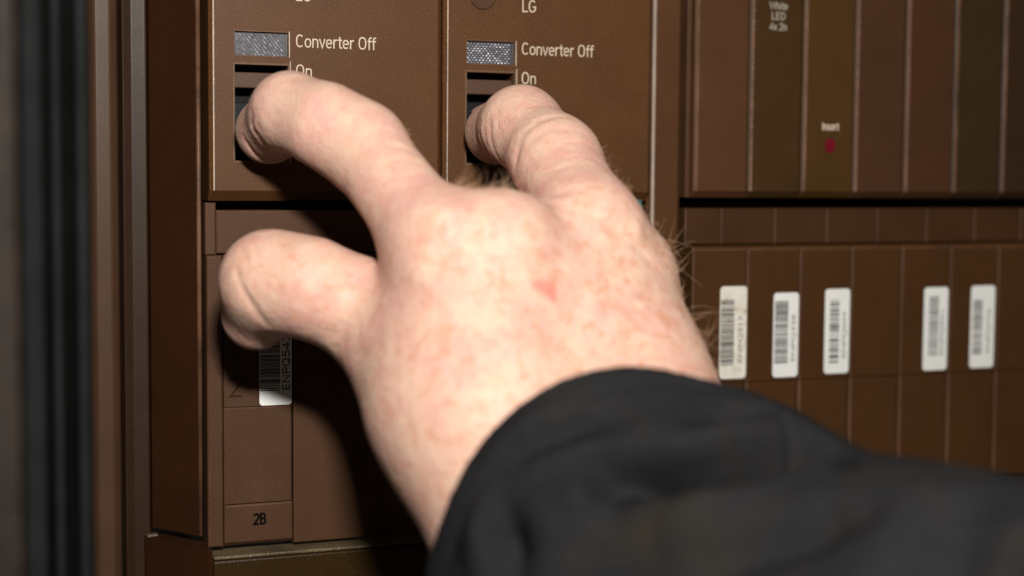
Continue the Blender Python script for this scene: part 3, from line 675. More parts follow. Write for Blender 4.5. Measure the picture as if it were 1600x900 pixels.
def strokes(name, s, x, z, y, h, m, parent, width=None, rot=0.0, w=0.105, align='LEFT', thick=0.03, tilt=0.0):
    """painted lettering: each stroke a thin ribbon of even width; h is the cap height in mm"""
    adv = sum(GLYPH[c][0] for c in s)-0.08
    kx = h if width is None else width/adv
    bm = bmesh.new(); cx = 0.0; hw = w*h/2
    c_, s_ = math.cos(rot), math.sin(rot)
    lay = 0
    for ch in s:
        a, sts = GLYPH[ch]
        for st in sts:
            P = [Vector(((cx+px)*kx, pz*h)) for px, pz in st]
            Q = [P[0]]
            for q in P[1:]:
                if (q-Q[-1]).length > 1e-4: Q.append(q)
            closed = len(Q) > 3 and (Q[0]-Q[-1]).length < 1e-3*h+1e-3
            if closed: Q = Q[:-1]
            n = len(Q); L, Rr = [], []
            for i in range(n):
                if closed: d0 = (Q[i]-Q[i-1]).normalized(); d1 = (Q[(i+1) % n]-Q[i]).normalized()
                else:
                    d0 = (Q[i]-Q[i-1]).normalized() if i else (Q[1]-Q[0]).normalized()
                    d1 = (Q[i+1]-Q[i]).normalized() if i < n-1 else d0
                t = (d0+d1)
                t = t.normalized() if t.length > 1e-4 else d1
                k = 1/max(0.45, math.sqrt(max(0.0, (1+d0.dot(d1))/2)))
                nn = Vector((-t.y, t.x))*hw*k
                L.append(Q[i]+nn); Rr.append(Q[i]-nn)
            yl = y-thick-0.004*(lay % 5); lay += 1
            def V3(p, yy): return (x+(p.x-(adv*kx/2 if align == 'CENTER' else 0))*c_-p.y*s_, yy, z+(p.x-(adv*kx/2 if align == 'CENTER' else 0))*s_+p.y*c_)
            VL = [bm.verts.new(V3(p, yl)) for p in L]; VR = [bm.verts.new(V3(p, yl)) for p in Rr]
            for i in range(n if closed else n-1):
                j = (i+1) % n
                bm.faces.new((VL[i], VR[i], VR[j], VL[j]))
        cx += a
    r = bmesh.ops.extrude_face_region(bm, geom=bm.faces[:])
    for v in r['geom']:
        if isinstance(v, bmesh.types.BMVert): v.co.y += 0.02
    return put(name, bm_mesh(bm), m, parent)

def rounded_rect(x0, x1, z0, z1, y0, y1, r, seg=5):
    pts = []
    for cx, cz, a0 in ((x1-r, z0+r, -90), (x1-r, z1-r, 0), (x0+r, z1-r, 90), (x0+r, z0+r, 180)):
        for i in range(seg+1):
            a = math.radians(a0+90*i/seg); pts.append((cx+r*math.cos(a), cz+r*math.sin(a)))
    bm = bmesh.new()
    A = [bm.verts.new((x, y0, z)) for x, z in pts]; B = [bm.verts.new((x, y1, z)) for x, z in pts]
    n = len(A); bm.faces.new(A); bm.faces.new(B[::-1])
    for i in range(n): bm.faces.new((A[i], B[i], B[(i+1) % n], A[(i+1) % n]))
    return bm_mesh(bm)

def barcode(x0, x1, z0, z1, y, rnd, m, parent, tight=1.0):
    bm = bmesh.new(); z = z0
    while z < z1:
        t = rnd.choice((0.12, 0.2, 0.3, 0.42))*tight
        add_box(bm, x0, x1, y-0.02, y+0.01, z, min(z+t, z1))
        z += t+rnd.choice((0.14, 0.2, 0.34))*tight
    return put('barcode', bm_mesh(bm), m, parent)

# ------------------------------------------------------------------ large structure: cabinet frame
ZT, ZB = 75.0, -125.0
fr = thing('equipment_cabinet', 'dark brown metal cabinet framing all modules, with dusty left ridges and rubber sealed door', 'cabinet', (-20, 20, -125))
# slanted corner post; its front edge highlight is an added pale strip
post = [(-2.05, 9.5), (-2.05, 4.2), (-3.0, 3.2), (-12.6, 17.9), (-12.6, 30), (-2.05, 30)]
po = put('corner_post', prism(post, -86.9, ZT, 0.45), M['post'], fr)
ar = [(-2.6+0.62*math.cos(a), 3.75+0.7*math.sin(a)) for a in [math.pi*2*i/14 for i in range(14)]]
put('post_highlight', prism(ar, -86.8, ZT), M['highlit_soft'], po, smooth=True)
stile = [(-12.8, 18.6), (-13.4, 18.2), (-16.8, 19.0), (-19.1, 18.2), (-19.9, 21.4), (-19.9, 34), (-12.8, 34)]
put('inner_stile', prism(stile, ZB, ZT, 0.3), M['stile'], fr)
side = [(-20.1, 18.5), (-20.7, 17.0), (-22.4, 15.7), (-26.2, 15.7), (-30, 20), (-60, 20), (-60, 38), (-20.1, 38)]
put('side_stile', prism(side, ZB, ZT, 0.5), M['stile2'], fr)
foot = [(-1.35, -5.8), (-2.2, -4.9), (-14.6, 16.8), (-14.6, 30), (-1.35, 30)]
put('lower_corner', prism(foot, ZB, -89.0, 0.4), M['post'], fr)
bm = bmesh.new()
add_box(bm, -1.2, 300, -5.8, 30, ZB, -91.6, 0.5)
lp = put('lower_panel', bm_mesh(bm), M['sill'], fr)
bm = bmesh.new()
add_box(bm, -0.9, 122, -4.9, 6, -91.5, -90.7, 0.25)
put('ledge_strip', bm_mesh(bm), M['ledge'], lp)
bm = bmesh.new(); add_box(bm, 134.2, 300, -3.0, 6, -91.5, -86.9, 0.3)
put('right_ledge', bm_mesh(bm), M['sill'], lp)
# torn scrap of sealant at the left end of the gap between post and lower corner
bm = bmesh.new()
add_box(bm, -14.4, -11.6, 14.6, 17, -88.9, -88.2, 0.25)
bmesh.ops.rotate(bm, verts=bm.verts[:], cent=(-13, 15, -88.5), matrix=Matrix.Rotation(math.radians(-6), 3, 'Y'))
put('gap_filler', bm_mesh(bm), M['ledge'], fr)

put('backplate', box_mesh(-1.9, 300, 16, 20, -86, ZT), M['black'], fr)
dp = put('divider_post', prism([(123.9, 0.9), (131.2, 0.9), (131.9, 1.6), (131.9, 5.0), (134.0, 5.2), (134.0, 14), (122.7, 14), (122.7, 3.2), (123.9, 3.2)], -86.5, ZT, 0.25), M['face2'], fr)
bead = [(123.25+0.55*math.cos(a), 0.75+0.6*math.sin(a)) for a in [math.pi*2*i/14 for i in range(14)]]
put('edge_bead', prism(bead, -86.5, ZT), M['bead'], dp, smooth=True)

# cabinet door with its ribbed seal, close to the camera at the left
DX = lambda u: -48.2+(u-60)*0.1237       # door-plane scale
DY = -70.0
dr = put('door', prism([(DX(-90), DY-1), (DX(22), DY-1), (DX(36), DY+0.6), (DX(36), DY+14), (DX(-90), DY+14)], ZB, ZT, 0.4), M['door'], fr)
bm = bmesh.new(); k = 0
for (u0, u1, y0, mi) in ((36, 148, 4.5, 0), (37, 71, 0.2, 1), (84, 101, 1.6, 1), (121, 142, 0.2, 1)):
    if mi == 0: me = prism([(DX(u0), DY+y0), (DX(u1), DY+y0), (DX(u1), DY+13), (DX(u0), DY+13)], ZB, ZT)
    else:
        c = (DX(u0)+DX(u1))/2; r = (DX(u1)-DX(u0))/2
        me = prism([(c+r*math.cos(a), DY+y0+1.0+1.2*math.sin(a)) for a in [math.pi+math.pi*i/10 for i in range(11)]]+[(c+r, DY+4.45), (c-r, DY+4.45)], ZB, ZT)
    n0 = len(bm.faces); bm.from_mesh(me); bm.faces.ensure_lookup_table()
    for f in bm.faces[n0:]: f.material_index = mi
put('rubber_seal', bm_mesh(bm), [M['rubber'], M['rubber2']], dr)

# ------------------------------------------------------------------ the two switch modules
def lens_mesh(x0, x1, z0, z1, y, slant, seed):
    """prismatic indicator lens: a dark sheet carrying staggered rows of small tilted facets"""
    rnd = random.Random(seed)
    bm = bmesh.new()
    add_box(bm, x0, x1, y, y+0.4, z0, z1)
    px, pz = 0.97, 0.605
    nj = int((z1-z0-0.3)/pz)
    for j in range(nj):
        cz = z0+0.35+j*pz
        off = (j*0.5 % 1.0) if not slant else (-j*0.5) % 1.0
        i = 0
        while True:
            cx = x0+0.45+(i+off)*px; i += 1
            if cx > x1-1.1: break
            if slant: u = Vector((0.25, 0, -0.25)); w = Vector((0.085, 0, 0.085))
            else: u = Vector((0.2, 0, 0.05)); w = Vector((-0.04, 0, 0.12))
            nrm = Vector((-0.34+rnd.uniform(-.05, .05), -1, 0.20+rnd.uniform(-.05, .05)))
            vs = []
            for a_, b_ in ((-1, -1), (1, -1), (1, 1), (-1, 1)):
                p = u*a_+w*b_
                p.y = (-(nrm.x*p.x+nrm.z*p.z)/nrm.y)
                vs.append(Vector((cx, y-0.22, cz))+p)
            top = [bm.verts.new(v) for v in vs]
            bot = [bm.verts.new((v.x*1.0+(v.x-cx)*0.35, y+0.05, v.z+(v.z-cz)*0.35)) for v in vs]
            f = bm.faces.new(top); f.material_index = 1
            for k in range(4): bm.faces.new((top[k], bot[k], bot[(k+1) % 4], top[(k+1) % 4]))
    # clear flange at the right end
    add_box(bm, x1-0.85, x1-0.1, y-0.12, y+0.05, z0+0.1, z1-0.3)
    return bm_mesh(bm)

def frame_mesh(x0, x1, z0, z1, w, y0, y1):
    bm = bmesh.new()
    add_box(bm, x0, x1, y0, y1, z1-w, z1, 0.06, 1)
    add_box(bm, x0, x1, y0, y1, z0, z0+w, 0.06, 1)
    add_box(bm, x0, x0+w, y0+.01, y1, z0+w+.002, z1-w-.002, 0.06, 1)
    add_box(bm, x1-w, x1, y0+.01, y1, z0+w+.002, z1-w-.002, 0.06, 1)
    return bm_mesh(bm)

def switch_module(ox, label, facemat, left_mat, wr, knob=False):
    t = thing('switch_module', label, 'switch module', (ox+30, 4, -1.4), 'brown converter switch modules')
    w = 60.6
    me = plate2(ox-0.5, ox+w, -1.4, ZT, 0.0, 11, ch=0.95, bot=2.6, wl=0.2 if knob else 0.3, wr=0.15, slots=(1, 0, 0))
    hx0, hx1 = ox+5.9, ox+19.5
    me = cut(me, [(hx0, hx1, -2, 3.0, 35.0, 41.0), (hx0, hx1, -2, 9.0, 8.7, 32.7)])
    put('faceplate', me, [facemat, left_mat], t)
    lo = put('indicator_lens', lens_mesh(hx0+.05, hx1-.05, 35.05, 40.95, 1.0, not knob, 3+int(ox)), [M['lens'], M['glint']], t)
    put('lens_rim', frame_mesh(hx0-.28, hx1+.28, 34.72, 41.28, 0.3, -0.12, 1.6), M['highlit_soft'], lo)
    bz = put('switch_bezel', frame_mesh(hx0-.6, hx1+.5, 8.1, 33.3, 0.58, -0.2, 2.4), [M['lip']], t)
    # bright chipped arris at the right of both openings
    put('chipped_edge', box_mesh(hx1+.42, hx1+.66, -0.26, 0.6, 8.3, 33.9, bev=0.05), M['bare_highlit'], bz)
    put('chipped_edge', box_mesh(hx1+.22, hx1+.46, -0.2, 0.6, 34.7, 41.3, bev=0.05), M['bare_highlit'], lo)
    # tray behind the opening
    bm = bmesh.new()
    add_box(bm, hx0+.02, hx1-.02, 8.5, 8.9, 8.72, 32.68)
    put('switch_recess', bm_mesh(bm), M['black'], t)
    s = put('slide_switch', box_mesh(hx0+.15, hx1-.15, 1.6, 6, 27.0, 30.9, bev=0.25), M['slider'], t)
    put('switch_window', box_mesh(hx0+.3, hx1-.3, 4.4, 8.4, 12.5, 23.4, bev=0.3), M['slate'], s)
    strokes('lettering', 'Converter Off', ox+21.5, 37.8 if knob else 37.5, 0, 3.25, M['ink'], t, width=20.9)
    strokes('lettering', 'On', ox+21.5, 30.0, 0, 3.2, M['ink'], t, width=4.1)
    strokes('lettering', 'LG', ox+21.4, 49.1, 0, 3.3, M['ink'], t, width=4.2)
    strokes('lettering', 'O', ox+21.4, 8.75, 0, 3.3, M['ink'], t, width=2.0)
    if knob:
        pr = []
        bm = bmesh.new()
        bmesh.ops.create_cone(bm, cap_ends=True, segments=40, radius1=3.85, radius2=3.6, depth=0.9, matrix=Matrix.Translation((ox+10.3, 0.0, 52.9)) @ Matrix.Rotation(math.radians(90), 4, 'X'))
        cyl = [e for e in bm.edges if all(v.co.y < -.3 for v in e.verts)]
        bmesh.ops.bevel(bm, geom=cyl, offset=0.25, segments=3, affect='EDGES', profile=0.5)
        put('round_button', bm_mesh(bm), M['cover'], t, smooth=False)
    return t
switch_module(0.0, 'left switch module whose switch is pulled by the index finger, set beside the corner post', M['face'], M['bare_highlit'], 0.15)
switch_module(61.75, 'right switch module with a round button above its LG lettering, beside the divider post', M['face'], M['bare_highlit'], 0.5, knob=True)

# ------------------------------------------------------------------ under the switch modules
tr = thing('terminal_rail', 'narrow brown rail in the gap directly under the two switch modules', 'rail', (60, 8, -15))
put('rail_face', plate2(1.3, 122.0, -14.7, -3.8, 1.2, 10, ch=0.3, wl=.1, wr=.1, wt=.15), [M['cover'], M['highlit_soft']], tr)
put('terminal_clip', box_mesh(118.0, 120.8, 2.2, 8, -3.6, -0.4, bev=0.3), M['teal'], tr)

ss = thing('side_strip', 'thin brown upright strip between the corner post and the barcoded cover', 'trim strip', (0, 4, -88))
put('strip', plate2(-1.45, 2.45, -89.3, -15.1, -0.3, 9, ch=0.35, wl=.12, wr=.15, wt=.15), [M['cover'], M['highlit_soft']], ss)
put('strip_tab', plate2(-1.6, 1.1, -15.0, -1.9, 0.6, 8, ch=0.3, wl=.12, wr=.1, wt=.1), [M['cover'], M['highlit_soft']], ss)

lm = thing('label_cover', 'narrow brown cover marked 2B with a white barcode label under the thumb', 'module cover', (11.6, 4, -89))
put('cover_face', plate2(2.75, 20.45, -53.75, -15.1, -0.02, 9, ch=0.3, bot=0.15, wl=.1, wr=.12, wt=.12), [M['cover'], M['highlit_soft']], lm)
put('middle_face', plate2(2.75, 20.25, -78.75, -53.85, 0.14, 9, ch=0.25, wl=.1, wr=.12, wt=.12), [M['cover'], M['highlit_soft']], lm)
put('lower_face', plate2(2.75, 20.45, -89.2, -78.85, -0.05, 9, ch=0.3, bot=0.8, wl=.1, wr=.12, wt=.12), [M['cover'], M['highlit_soft']], lm)
strokes('lettering', '2B', 10.2, -84.3, -0.05, 2.9, M['ink_black'], lm, width=3.1, w=0.19)
strokes('embossed_digit', '2', 3.9, -51.2, -0.02, 5.6, M['post'], lm, width=3.4, w=.1)
strokes('embossed_digit', '7', 3.9, -42.9, -0.02, 5.6, M['post'], lm, width=3.4, w=.1)
lb = put('barcode_label', rounded_rect(11.85, 20.25, -53.6, -27.0, -0.12, -0.025, 0.9), M['label'], lm)
barcode(12.0, 17.2, -49.9, -29.5, -0.13, random.Random(5), M['ink_black'], lb, 0.8)
strokes('label_lettering', 'ENPQ543', 19.75, -49.9, -0.12, 1.95, M['ink_black'], lb, rot=math.radians(90), width=14.3, w=.15)

bc = thing('blank_cover', 'wide plain brown cover under the hand, right of the cover marked 2B', 'module cover', (70, 4, -89))
put('cover_face', plate2(20.75, 122.2, -89.9, -15.1, 0.0, 9, ch=0.25, bot=0.4, wl=.1, wr=.2, wt=.15), [M['cover'], M['highlit_soft']], bc)

# ------------------------------------------------------------------ right block: upper cards
GX, GP = 135.75, 17.66
cards = [('brown', 'plain warm brown upper card next to the divider post', 'highlit_soft'),
         ('olive', 'olive upper card with small white lettering reading White LED', 'highlit'),
         ('gold', 'golden brown upper card carrying a red mark below a small word', 'highlit'),
         ('umber', 'plain umber upper card just right of the golden brown card', 'highlit'),
         ('umber2', 'plain reddish brown upper card with left edge paled by wear and painted highlight, left of a dark olive card', 'highlit'),
         ('olive2', 'dark olive upper card without lettering, second from the right edge', 'highlit_soft'),
         ('dark', 'darkest brown upper card cut off by the right edge of the photo', 'highlit')]
for i, (mk, lab, wm) in enumerate(cards):
    x0 = GX+GP*i; x1 = x0+GP-0.25
    t = thing('card_module', lab, 'card module', (x0+8.8, 5, 0), 'upper card modules in the right block')
    put('card_face', plate2(x0, x1, -0.3, ZT, 0.35*(i % 2)*0.4, 9, ch=0.5, bot=1.9, wl=0.75, wr=0.25, slots=(1, 0, 0)), [M[mk], M[wm]], t)
    if i == 0:
        put('side_flange', box_mesh(x0-1.5, x0-0.15, 2.0, 9, -0.3, ZT, bev=0.2), M['cover'], t)
    yy = 0.35*(i % 2)*0.4-0.01
    if i == 1:
        for s, z, w in (('LED 2', 56.9, 7.4), ('White', 53.4, 5.9), ('LED', 50.5, 4.5), ('4x 2n', 47.5, 5.6)):
            strokes('lettering', s, x0+8.9, z, yy, 2.1, M['ink_grey'], t, width=w, align='CENTER', w=.17)
    if i == 2:
        strokes('lettering', 'Insert', x0+9.3, 19.4, yy, 2.2, M['ink'], t, width=5.6, align='CENTER', w=.17)
        put('red_mark', rounded_rect(x0+7.6, x0+11.0, 12.8, 17.0, yy-.25, yy+.1, 1.65), M['red'], t)

rr = thing('segmented_rail', 'recessed brown rail of short segments below the upper cards, above the barcodes', 'rail', (190, 8, -14))
for i in range(8):
    x0 = 128.4+17.6*i
    a = max(x0, 134.4)
    put('rail_segment', plate2(a, x0+17.45, -13.6, -3.4, 2.2, 9, ch=0.2, wl=0.12, wr=0.1, wt=0.1, slots=(1, 0, 0)), [M['rail'], M['highlit_soft']], rr)

labs = ['lower card with a stained barcode label, partly behind the wrist', 'lower card whose barcode label sits lowest, second barcode from the hand',
        'lower card with a dark blocky barcode, third barcode from the hand', 'lower card without any barcode label',
        'lower card with a faded barcode label, right of the card without a label', 'lower card with the rightmost barcode label',
        'lower card without label, cut off by the right edge below the darkest upper card']
bar = {0: (144.9, 153.6, -52.2, -25.6), 1: (162.5, 170.9, -52.4, -27.8), 2: (179.9, 188.4, -52.0, -27.0), 4: (214.8, 223.5, -52.4, -27.2), 5: (232.0, 240.9, -52.3, -27.0)}
for i, lab in enumerate(labs):
    x0 = GX+0.2+GP*i; x1 = x0+GP-0.2
    t = thing('lower_card', lab, 'card module', (x0+8.8, 5, -87), 'lower cards with barcode labels in the right block')
    put('upper_face', plate2(x0, x1, -53.3, -14.0, 0.0, 10, ch=0.3, bot=0.1, top=0.9, wl=0.12, wr=0.1, wt=0.35, slots=(1, 0, 1)), [M['lower'], M['highlit_soft']], t)
    put('lower_face', plate2(x0+.1, x1-.1, -86.6, -53.4, 0.3, 10, ch=0.45, bot=0.3, wl=0.4, wr=0.2, wt=0.05, slots=(1, 1, 0)), [M['lower'], M['highlit_soft']], t)
    if i in bar:
        a, b, c, d = bar[i]
        l = put('barcode_label', rounded_rect(a, b, c, d, -0.16, -0.01, 1.1), M['label_stained'] if i == 0 else M['label'], t)
        rnd = random.Random(20+i)
        kx0, kx1, kz0, kz1, tg, mm = {0: (0.3, 4.6, 3.9, 22.8, 1.1, 'bar'), 1: (0.5, 4.9, 4.0, 22.2, 1.0, 'bar'), 2: (1.7, 4.9, 3.1, 21.8, 1.8, 'bar'),
                                      4: (1.9, 5.3, 4.5, 22.6, 0.7, 'bar_grey'), 5: (0.9, 4.3, 4.2, 21.0, 0.7, 'bar_grey')}[i]
        barcode(a+kx0, a+kx1, c+kz0, c+kz1, -0.17, rnd, M[mm], l, tg)
        text('label_lettering', ['ENPQ217', 'ENPQ338', 'ENPQ604', '', 'ENPQ951', 'ENPQ726'][i], a+7.3, c+4.6, -0.17, 1.3, M['bar_grey'], l, rot=math.radians(90), width=13.5, thick=0.02)

# ------------------------------------------------------------------ the person's hand
def rcone(P, a, b, r1, r2):
    a = np.asarray(a, np.float32); b = np.asarray(b, np.float32)
    ba = b-a; l2 = float(ba@ba); q_ = r1-r2; a2 = l2-q_*q_; il2 = 1.0/l2
    pa = P-a; y = pa@ba; z = y-l2
    q = pa*l2-y[..., None]*ba; x2 = np.einsum('...i,...i', q, q)
    y2 = y*y*l2; z2 = z*z*l2; k = np.sign(q_)*q_*q_*x2
    out = (np.sqrt(x2*a2*il2)+y*q_)*il2-r1
    m1 = np.sign(z)*a2*z2 > k; m2 = np.sign(y)*a2*y2 < k
    out = np.where(m2, np.sqrt(x2+y2)*il2-r1, out)
    return np.where(m1, np.sqrt(x2+z2)*il2-r2, out)
def smin(a, b, k):
    h = np.maximum(k-np.abs(a-b), 0.0)/k
    return np.minimum(a, b)-h*h*k*0.25

def hand_field(P):
    J = {k: (np.array(v[:3]), v[3]) for k, v in JOINTS.items()}
    rc = lambda a, b: rcone(P, J[a][0], J[b][0], J[a][1], J[b][1])
    def chain(n, k=3):
        d = None
        for a, b in zip(n[:-1], n[1:]):
            e = rc(a, b); d = e if d is None else smin(d, e, k)
        return d
    d = rc('iM', 'wI')
    for a, b in (('mM', 'wI'), ('bM', 'wP'), ('pM', 'wP'), ('mM', 'wP')): d = smin(d, rc(a, b), 9)
    for a, b in (('wI', 'fI'), ('wP', 'fP')): d = smin(d, rc(a, b), 14)
    d = smin(d, rcone(P, J['iM'][0], J['pM'][0], J['iM'][1]-1, J['pM'][1]-1), 8)
    d = smin(d, rc('wI', 'wP'), 10)
    th = smin(smin(rc('tI', 'tQ'), rc('tQ', 'tM'), 6), rc('tM', 'tC'), 8); th = smin(rc('tT', 'tI'), th, 5)
    d = smin(d, th, 12)
    d = smin(d, rcone(P, 0.45*J['tM'][0]+0.55*J['tC'][0], 0.6*J['iM'][0]+0.4*J['wI'][0], 9, 9), 12)
    for n, k in ((('iT', 'iD', 'iQ', 'iP', 'iM'), 7), (('bT', 'bD', 'bP', 'bM'), 5), (('mM', 'mP', 'mD', 'mT'), 4), (('pM', 'pP', 'pD', 'pT'), 4)):
        d = smin(d, chain(n, 5), k)
    # forearm running on under the sleeve
    f = 0.5*(J['fI'][0]+J['fP'][0])
    d = smin(d, rcone(P, f, np.array([150.0, -150.0, -110.0]), 30, 32), 14)
    return d

def surface_nets(field, lo, hi, h):
    lo = np.array(lo, np.float32); n = np.ceil((np.array(hi)-lo)/h).astype(int)+1
    D = np.empty(n, np.float32)
    ys = lo[1]+h*np.arange(n[1]); zs = lo[2]+h*np.arange(n[2])
    Y, Z = np.meshgrid(ys, zs, indexing='ij')
    for i0 in range(0, n[0], 16):
        xs = lo[0]+h*np.arange(i0, min(i0+16, n[0]))
        P = np.empty((len(xs), n[1], n[2], 3), np.float32)
        P[..., 0] = xs[:, None, None]; P[..., 1] = Y; P[..., 2] = Z
        D[i0:i0+len(xs)] = field(P)
    S = D < 0
    c = [S[i:n[0]-1+i, j:n[1]-1+j, k:n[2]-1+k] for i in (0, 1) for j in (0, 1) for k in (0, 1)]
    cnt = sum(x.astype(np.int8) for x in c)
    act = (cnt > 0) & (cnt < 8)
    idx = -np.ones(act.shape, np.int64); cells = np.argwhere(act); idx[act] = np.arange(len(cells))
    acc = np.zeros((len(cells), 3)); w = np.zeros(len(cells))
    corners = [np.array((i, j, k)) for i in (0, 1) for j in (0, 1) for k in (0, 1)]
    for a in range(8):
        for b in range(a+1, 8):
            if np.abs(corners[a]-corners[b]).sum() != 1: continue
            pa = cells+corners[a]; pb = cells+corners[b]
            da = D[tuple(pa.T)]; db = D[tuple(pb.T)]
            m = (da < 0) != (db < 0)
            t = np.where(m, da/np.where(m, da-db, 1), 0)[:, None]
            acc += np.where(m[:, None], pa+(pb-pa)*t, 0); w += m
    V = lo+h*acc/w[:, None]
    F = []
    for ax in range(3):
        o = [a for a in range(3) if a != ax]
        sl0 = [slice(None)]*3; sl1 = [slice(None)]*3; sl0[ax] = slice(0, -1); sl1[ax] = slice(1, None)
        A, B = S[tuple(sl0)], S[tuple(sl1)]
        e = np.argwhere(A != B)
        ok = np.all([(e[:, k] > 0) & (e[:, k] < n[k]-1) for k in o], axis=0); e = e[ok]
        inside_first = A[tuple(e.T)]
        q = []
        for d0, d1 in ((-1, -1), (0, -1), (0, 0), (-1, 0)):
            p = e.copy(); p[:, o[0]] += d0; p[:, o[1]] += d1; q.append(idx[tuple(p.T)])
        q = np.stack(q, 1)
        flip = inside_first if ax != 1 else ~inside_first
        q[~flip] = q[~flip][:, ::-1]
        F.append(q)
    F = np.concatenate(F)
    for _ in range(3):            # settle the vertices on the field
        d0 = field(V.astype(np.float32)); g = np.stack([field((V+np.eye(3)[k]*0.3).astype(np.float32))-d0 for k in range(3)], 1)/0.3
        V = V-g*(d0/np.maximum((g*g).sum(1), 0.2))[:, None]
    g /= np.linalg.norm(g, axis=1)[:, None]+1e-9
    return V, F, g

def seg_dist(V, a, b):
    a, b = np.array(a), np.array(b); ab = b-a
    t = np.clip((V-a)@ab/(ab@ab+1e-9), 0, 1)
    return np.linalg.norm(V-(a+t[:, None]*ab), axis=1), t

def apply_marks(V, N, marks):
    disp = np.zeros(len(V)); sag = np.zeros(len(V))
    for amp, w, pts in marks:
        if len(pts) == 1: pts = [pts[0], pts[0]]
        best = np.full(len(V), 1e9); tt = np.zeros(len(V)); n = len(pts)-1
        for i in range(n):
            d, t = seg_dist(V, pts[i], pts[i+1])
            m = d < best; best = np.where(m, d, best); tt = np.where(m, (i+t)/n, tt)
        fade = 0.45+0.55*np.sin(np.pi*np.clip(tt, 0, 1))
        e = amp*fade*np.exp(-(best/w)**2)
        disp += e
        if amp > 5: sag += 0.75*e          # large folds hang over the hollow below them
    return V+N*disp[:, None]-np.array([0, 0, 1.0])*sag[:, None]

def mesh_np(V, F):
    me = bpy.data.meshes.new('n')
    me.vertices.add(len(V)); me.vertices.foreach_set('co', np.asarray(V, np.float32).ravel())
    me.loops.add(F.size); me.loops.foreach_set('vertex_index', F.ravel().astype(np.int32))
    me.polygons.add(len(F)); me.polygons.foreach_set('loop_start', np.arange(0, F.size, 4, dtype=np.int32))
    me.update(calc_edges=True); me.validate()
    return me

pn = thing('person', 'right hand and forearm in a black sleeve pulling both switches with two fingers', 'person', (60, -80, -60))
V, F, N = surface_nets(hand_field, (-8, -172, -118), (158, 3, 36), 0.72)
V = apply_marks(V, N, HAND_MARKS)
hand = put('hand', mesh_np(V, F), M['skin'], pn, smooth=True)

# finger nails
def nail(tip, prev, side, r):
    t = np.array(JOINTS[tip][:3]); p = np.array(JOINTS[prev][:3]); ax = (t-p)/np.linalg.norm(t-p)
    s = np.array(side, float); s -= ax*(s@ax); s /= np.linalg.norm(s); c = np.cross(ax, s)
    vs, fs = [], []
    for i in range(9):
        for j in range(9):
            a = math.radians(-46+92*i/8); q = -4.0+10.0*j/8
            rr_ = r+0.28-0.012*max(0, q-3)**2
            k = 1.0 if j < 7 else (0.9 if j == 7 else 0.72)
            vs.append(t+ax*q*0.95+rr_*(s*math.cos(a*k)+c*math.sin(a*k)))
    for i in range(8):
        for j in range(8): fs.append((i*9+j, i*9+j+1, (i+1)*9+j+1, (i+1)*9+j))
    me = bpy.data.meshes.new('nail'); me.from_pydata([v.tolist() for v in vs], [], fs); me.update()
    o = put('fingernail', me, M['nail'], hand, smooth=True)
    so = o.modifiers.new('s', 'SOLIDIFY'); so.thickness = 0.0004; so.offset = 0
    return o
nail('iT', 'iD', (0, 0.2, 1), JOINTS['iT'][3]-0.6)
nail('bT', 'bD', (0, 0.2, 1), JOINTS['bT'][3]-0.6)
nail('tT', 'tI', (-0.4, 1, 0.1), JOINTS['tT'][3]-0.75)

# sleeve
def sleeve_field(P):
    pts = [(np.array(a[:3]), a[3]) for a in SLEEVE]
    d = None
    for (a, ra), (b, rb) in zip(pts[:-1], pts[1:]):
        e = rcone(P, a, b, ra, rb); d = e if d is None else smin(d, e, 12)
    ax = pts[0][0]-pts[1][0]; ax /= np.linalg.norm(ax)
    d = smin(d, rcone(P, np.array(SLEEVE2[:3]), pts[1][0], SLEEVE2[3], 32.0), 12)
    return smin(d, rcone(P, pts[0][0], pts[0][0]+ax*30, pts[0][1], pts[0][1]), 12)
V, F, N = surface_nets(sleeve_field, (20, -262, -178), (240, -25, 30), 1.6)
V = apply_marks(V, N, SLEEVE_MARKS)
A0 = np.array(SLEEVE[0][:3]); AX = np.array(SLEEVE[1][:3])-A0; AX /= np.linalg.norm(AX)
E1 = np.cross(AX, [0, 0, 1.0]); E1 /= np.linalg.norm(E1); E2 = np.cross(AX, E1)
ph0 = [c[0] for c in CUFF]; t0 = [c[1] for c in CUFF]
gk = np.arange(-180, 180, 5.0)
gt = np.interp(gk, [ph0[0]-60, ph0[0]-25]+ph0+[ph0[-1]+40, ph0[-1]+110, ph0[0]+300], [30, 26]+t0+[-12, 0, 30])
gt = (np.roll(gt, 1)+2*gt+np.roll(gt, -1))/4
def cuff_line(P):
    q = P-A0
    ph = np.degrees(np.arctan2(q@E2, q@E1))
    return np.interp(ph, gk, gt, period=360)
V = V-AX*cuff_line(V)[:, None]
bm = bmesh.new(); bm.from_mesh(mesh_np(V, F))
pc, nc = Vector(A0), Vector(AX)
bmesh.ops.bisect_plane(bm, geom=bm.verts[:]+bm.edges[:]+bm.faces[:], plane_co=pc, plane_no=nc, clear_inner=True)
bm.normal_update()
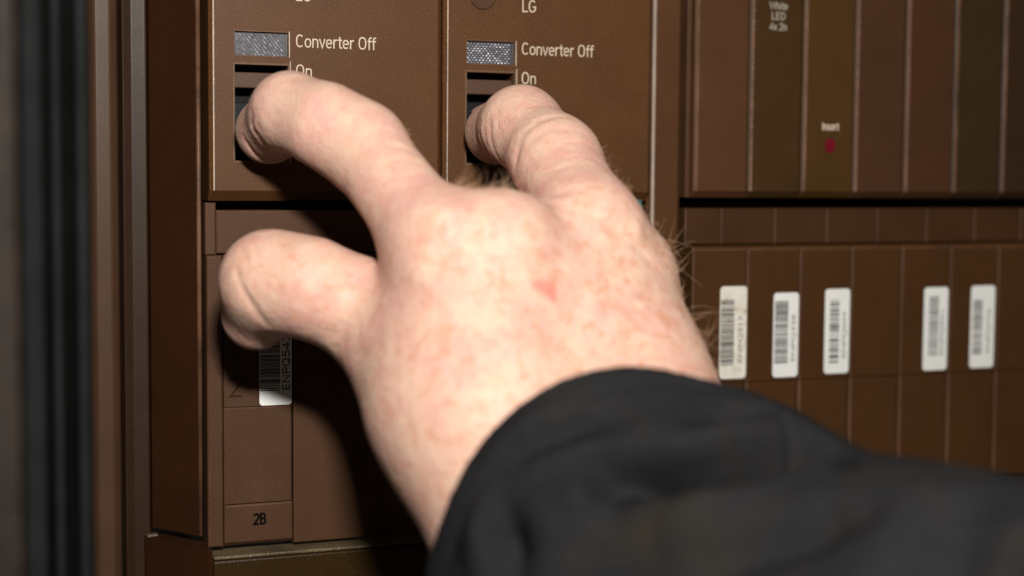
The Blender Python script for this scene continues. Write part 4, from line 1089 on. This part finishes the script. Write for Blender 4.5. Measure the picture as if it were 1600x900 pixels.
# hem a little wider than the cloth behind it, then the slanting edge of the cuff
for v in bm.verts:
    d = (v.co-pc).dot(nc)
    if d < 9.0:
        v.co += v.normal*(0.25*math.exp(-((d-2.5)/2.5)**2)-0.6*math.exp(-((d-7.0)/0.9)**2))
W_ = np.array([v.co[:] for v in bm.verts])
sh = cuff_line(W_)
for v, t_ in zip(bm.verts, sh): v.co += nc*float(t_)
me = bm_mesh(bm)
sleeve = put('sleeve', me, M['cloth'], pn, smooth=True)
so = sleeve.modifiers.new('thickness', 'SOLIDIFY'); so.thickness = 0.0009; so.offset = -1
sd = sleeve.modifiers.new('subdivide', 'SUBSURF'); sd.levels = 1; sd.render_levels = 1

# hair on the hand
rnd = random.Random(8)
hv, hf = [], []
camx, camz = R.col[0], R.col[1]
for (x, y, z, L, dx, dz) in HAIR:
    p = Vector((x, y, z))
    ln = L*rnd.uniform(0.45, 1.35)
    if dz: d = Vector((0.9+rnd.uniform(-.6, .5), -0.1+rnd.uniform(-.5, .3), 0.45+rnd.uniform(-.35, .35)))
    else: d = Vector((0.8, 0.35, 0.35))+Vector((rnd.uniform(-.5, .5), rnd.uniform(-.5, .5), rnd.uniform(-1.0, 0.8)))
    d.normalize()
    curl = Vector((rnd.uniform(-1, 1), rnd.uniform(-1, 1), rnd.uniform(-1, 1))).normalized()*rnd.uniform(0.04, 0.2)*(2.0 if L > 5 else 1)
    n = 9; rad = 0.05 if L > 5 else 0.04
    base = len(hv); p = p-d*0.6
    for i in range(n):
        k = 1-0.8*i/(n-1)
        s1 = d.cross(Vector((0.3, 1, 0.2))).normalized(); s2 = d.cross(s1)
        for a in (0, 2.094, 4.189):
            hv.append((p+(s1*math.cos(a)+s2*math.sin(a))*rad*k)[:])
        p = p+d*ln/n
        d = (d+curl+Vector((0, 0, -0.03))).normalized()
    for i in range(n-1):
        for a in range(3):
            b0, b1 = base+i*3+a, base+i*3+(a+1) % 3
            hf.append((b0, b1, b1+3, b0+3))
me = bpy.data.meshes.new('hair'); me.from_pydata(hv, [], hf); me.update()
ho = put('hair', me, M['hair'], hand, smooth=True); ho['kind'] = 'stuff'
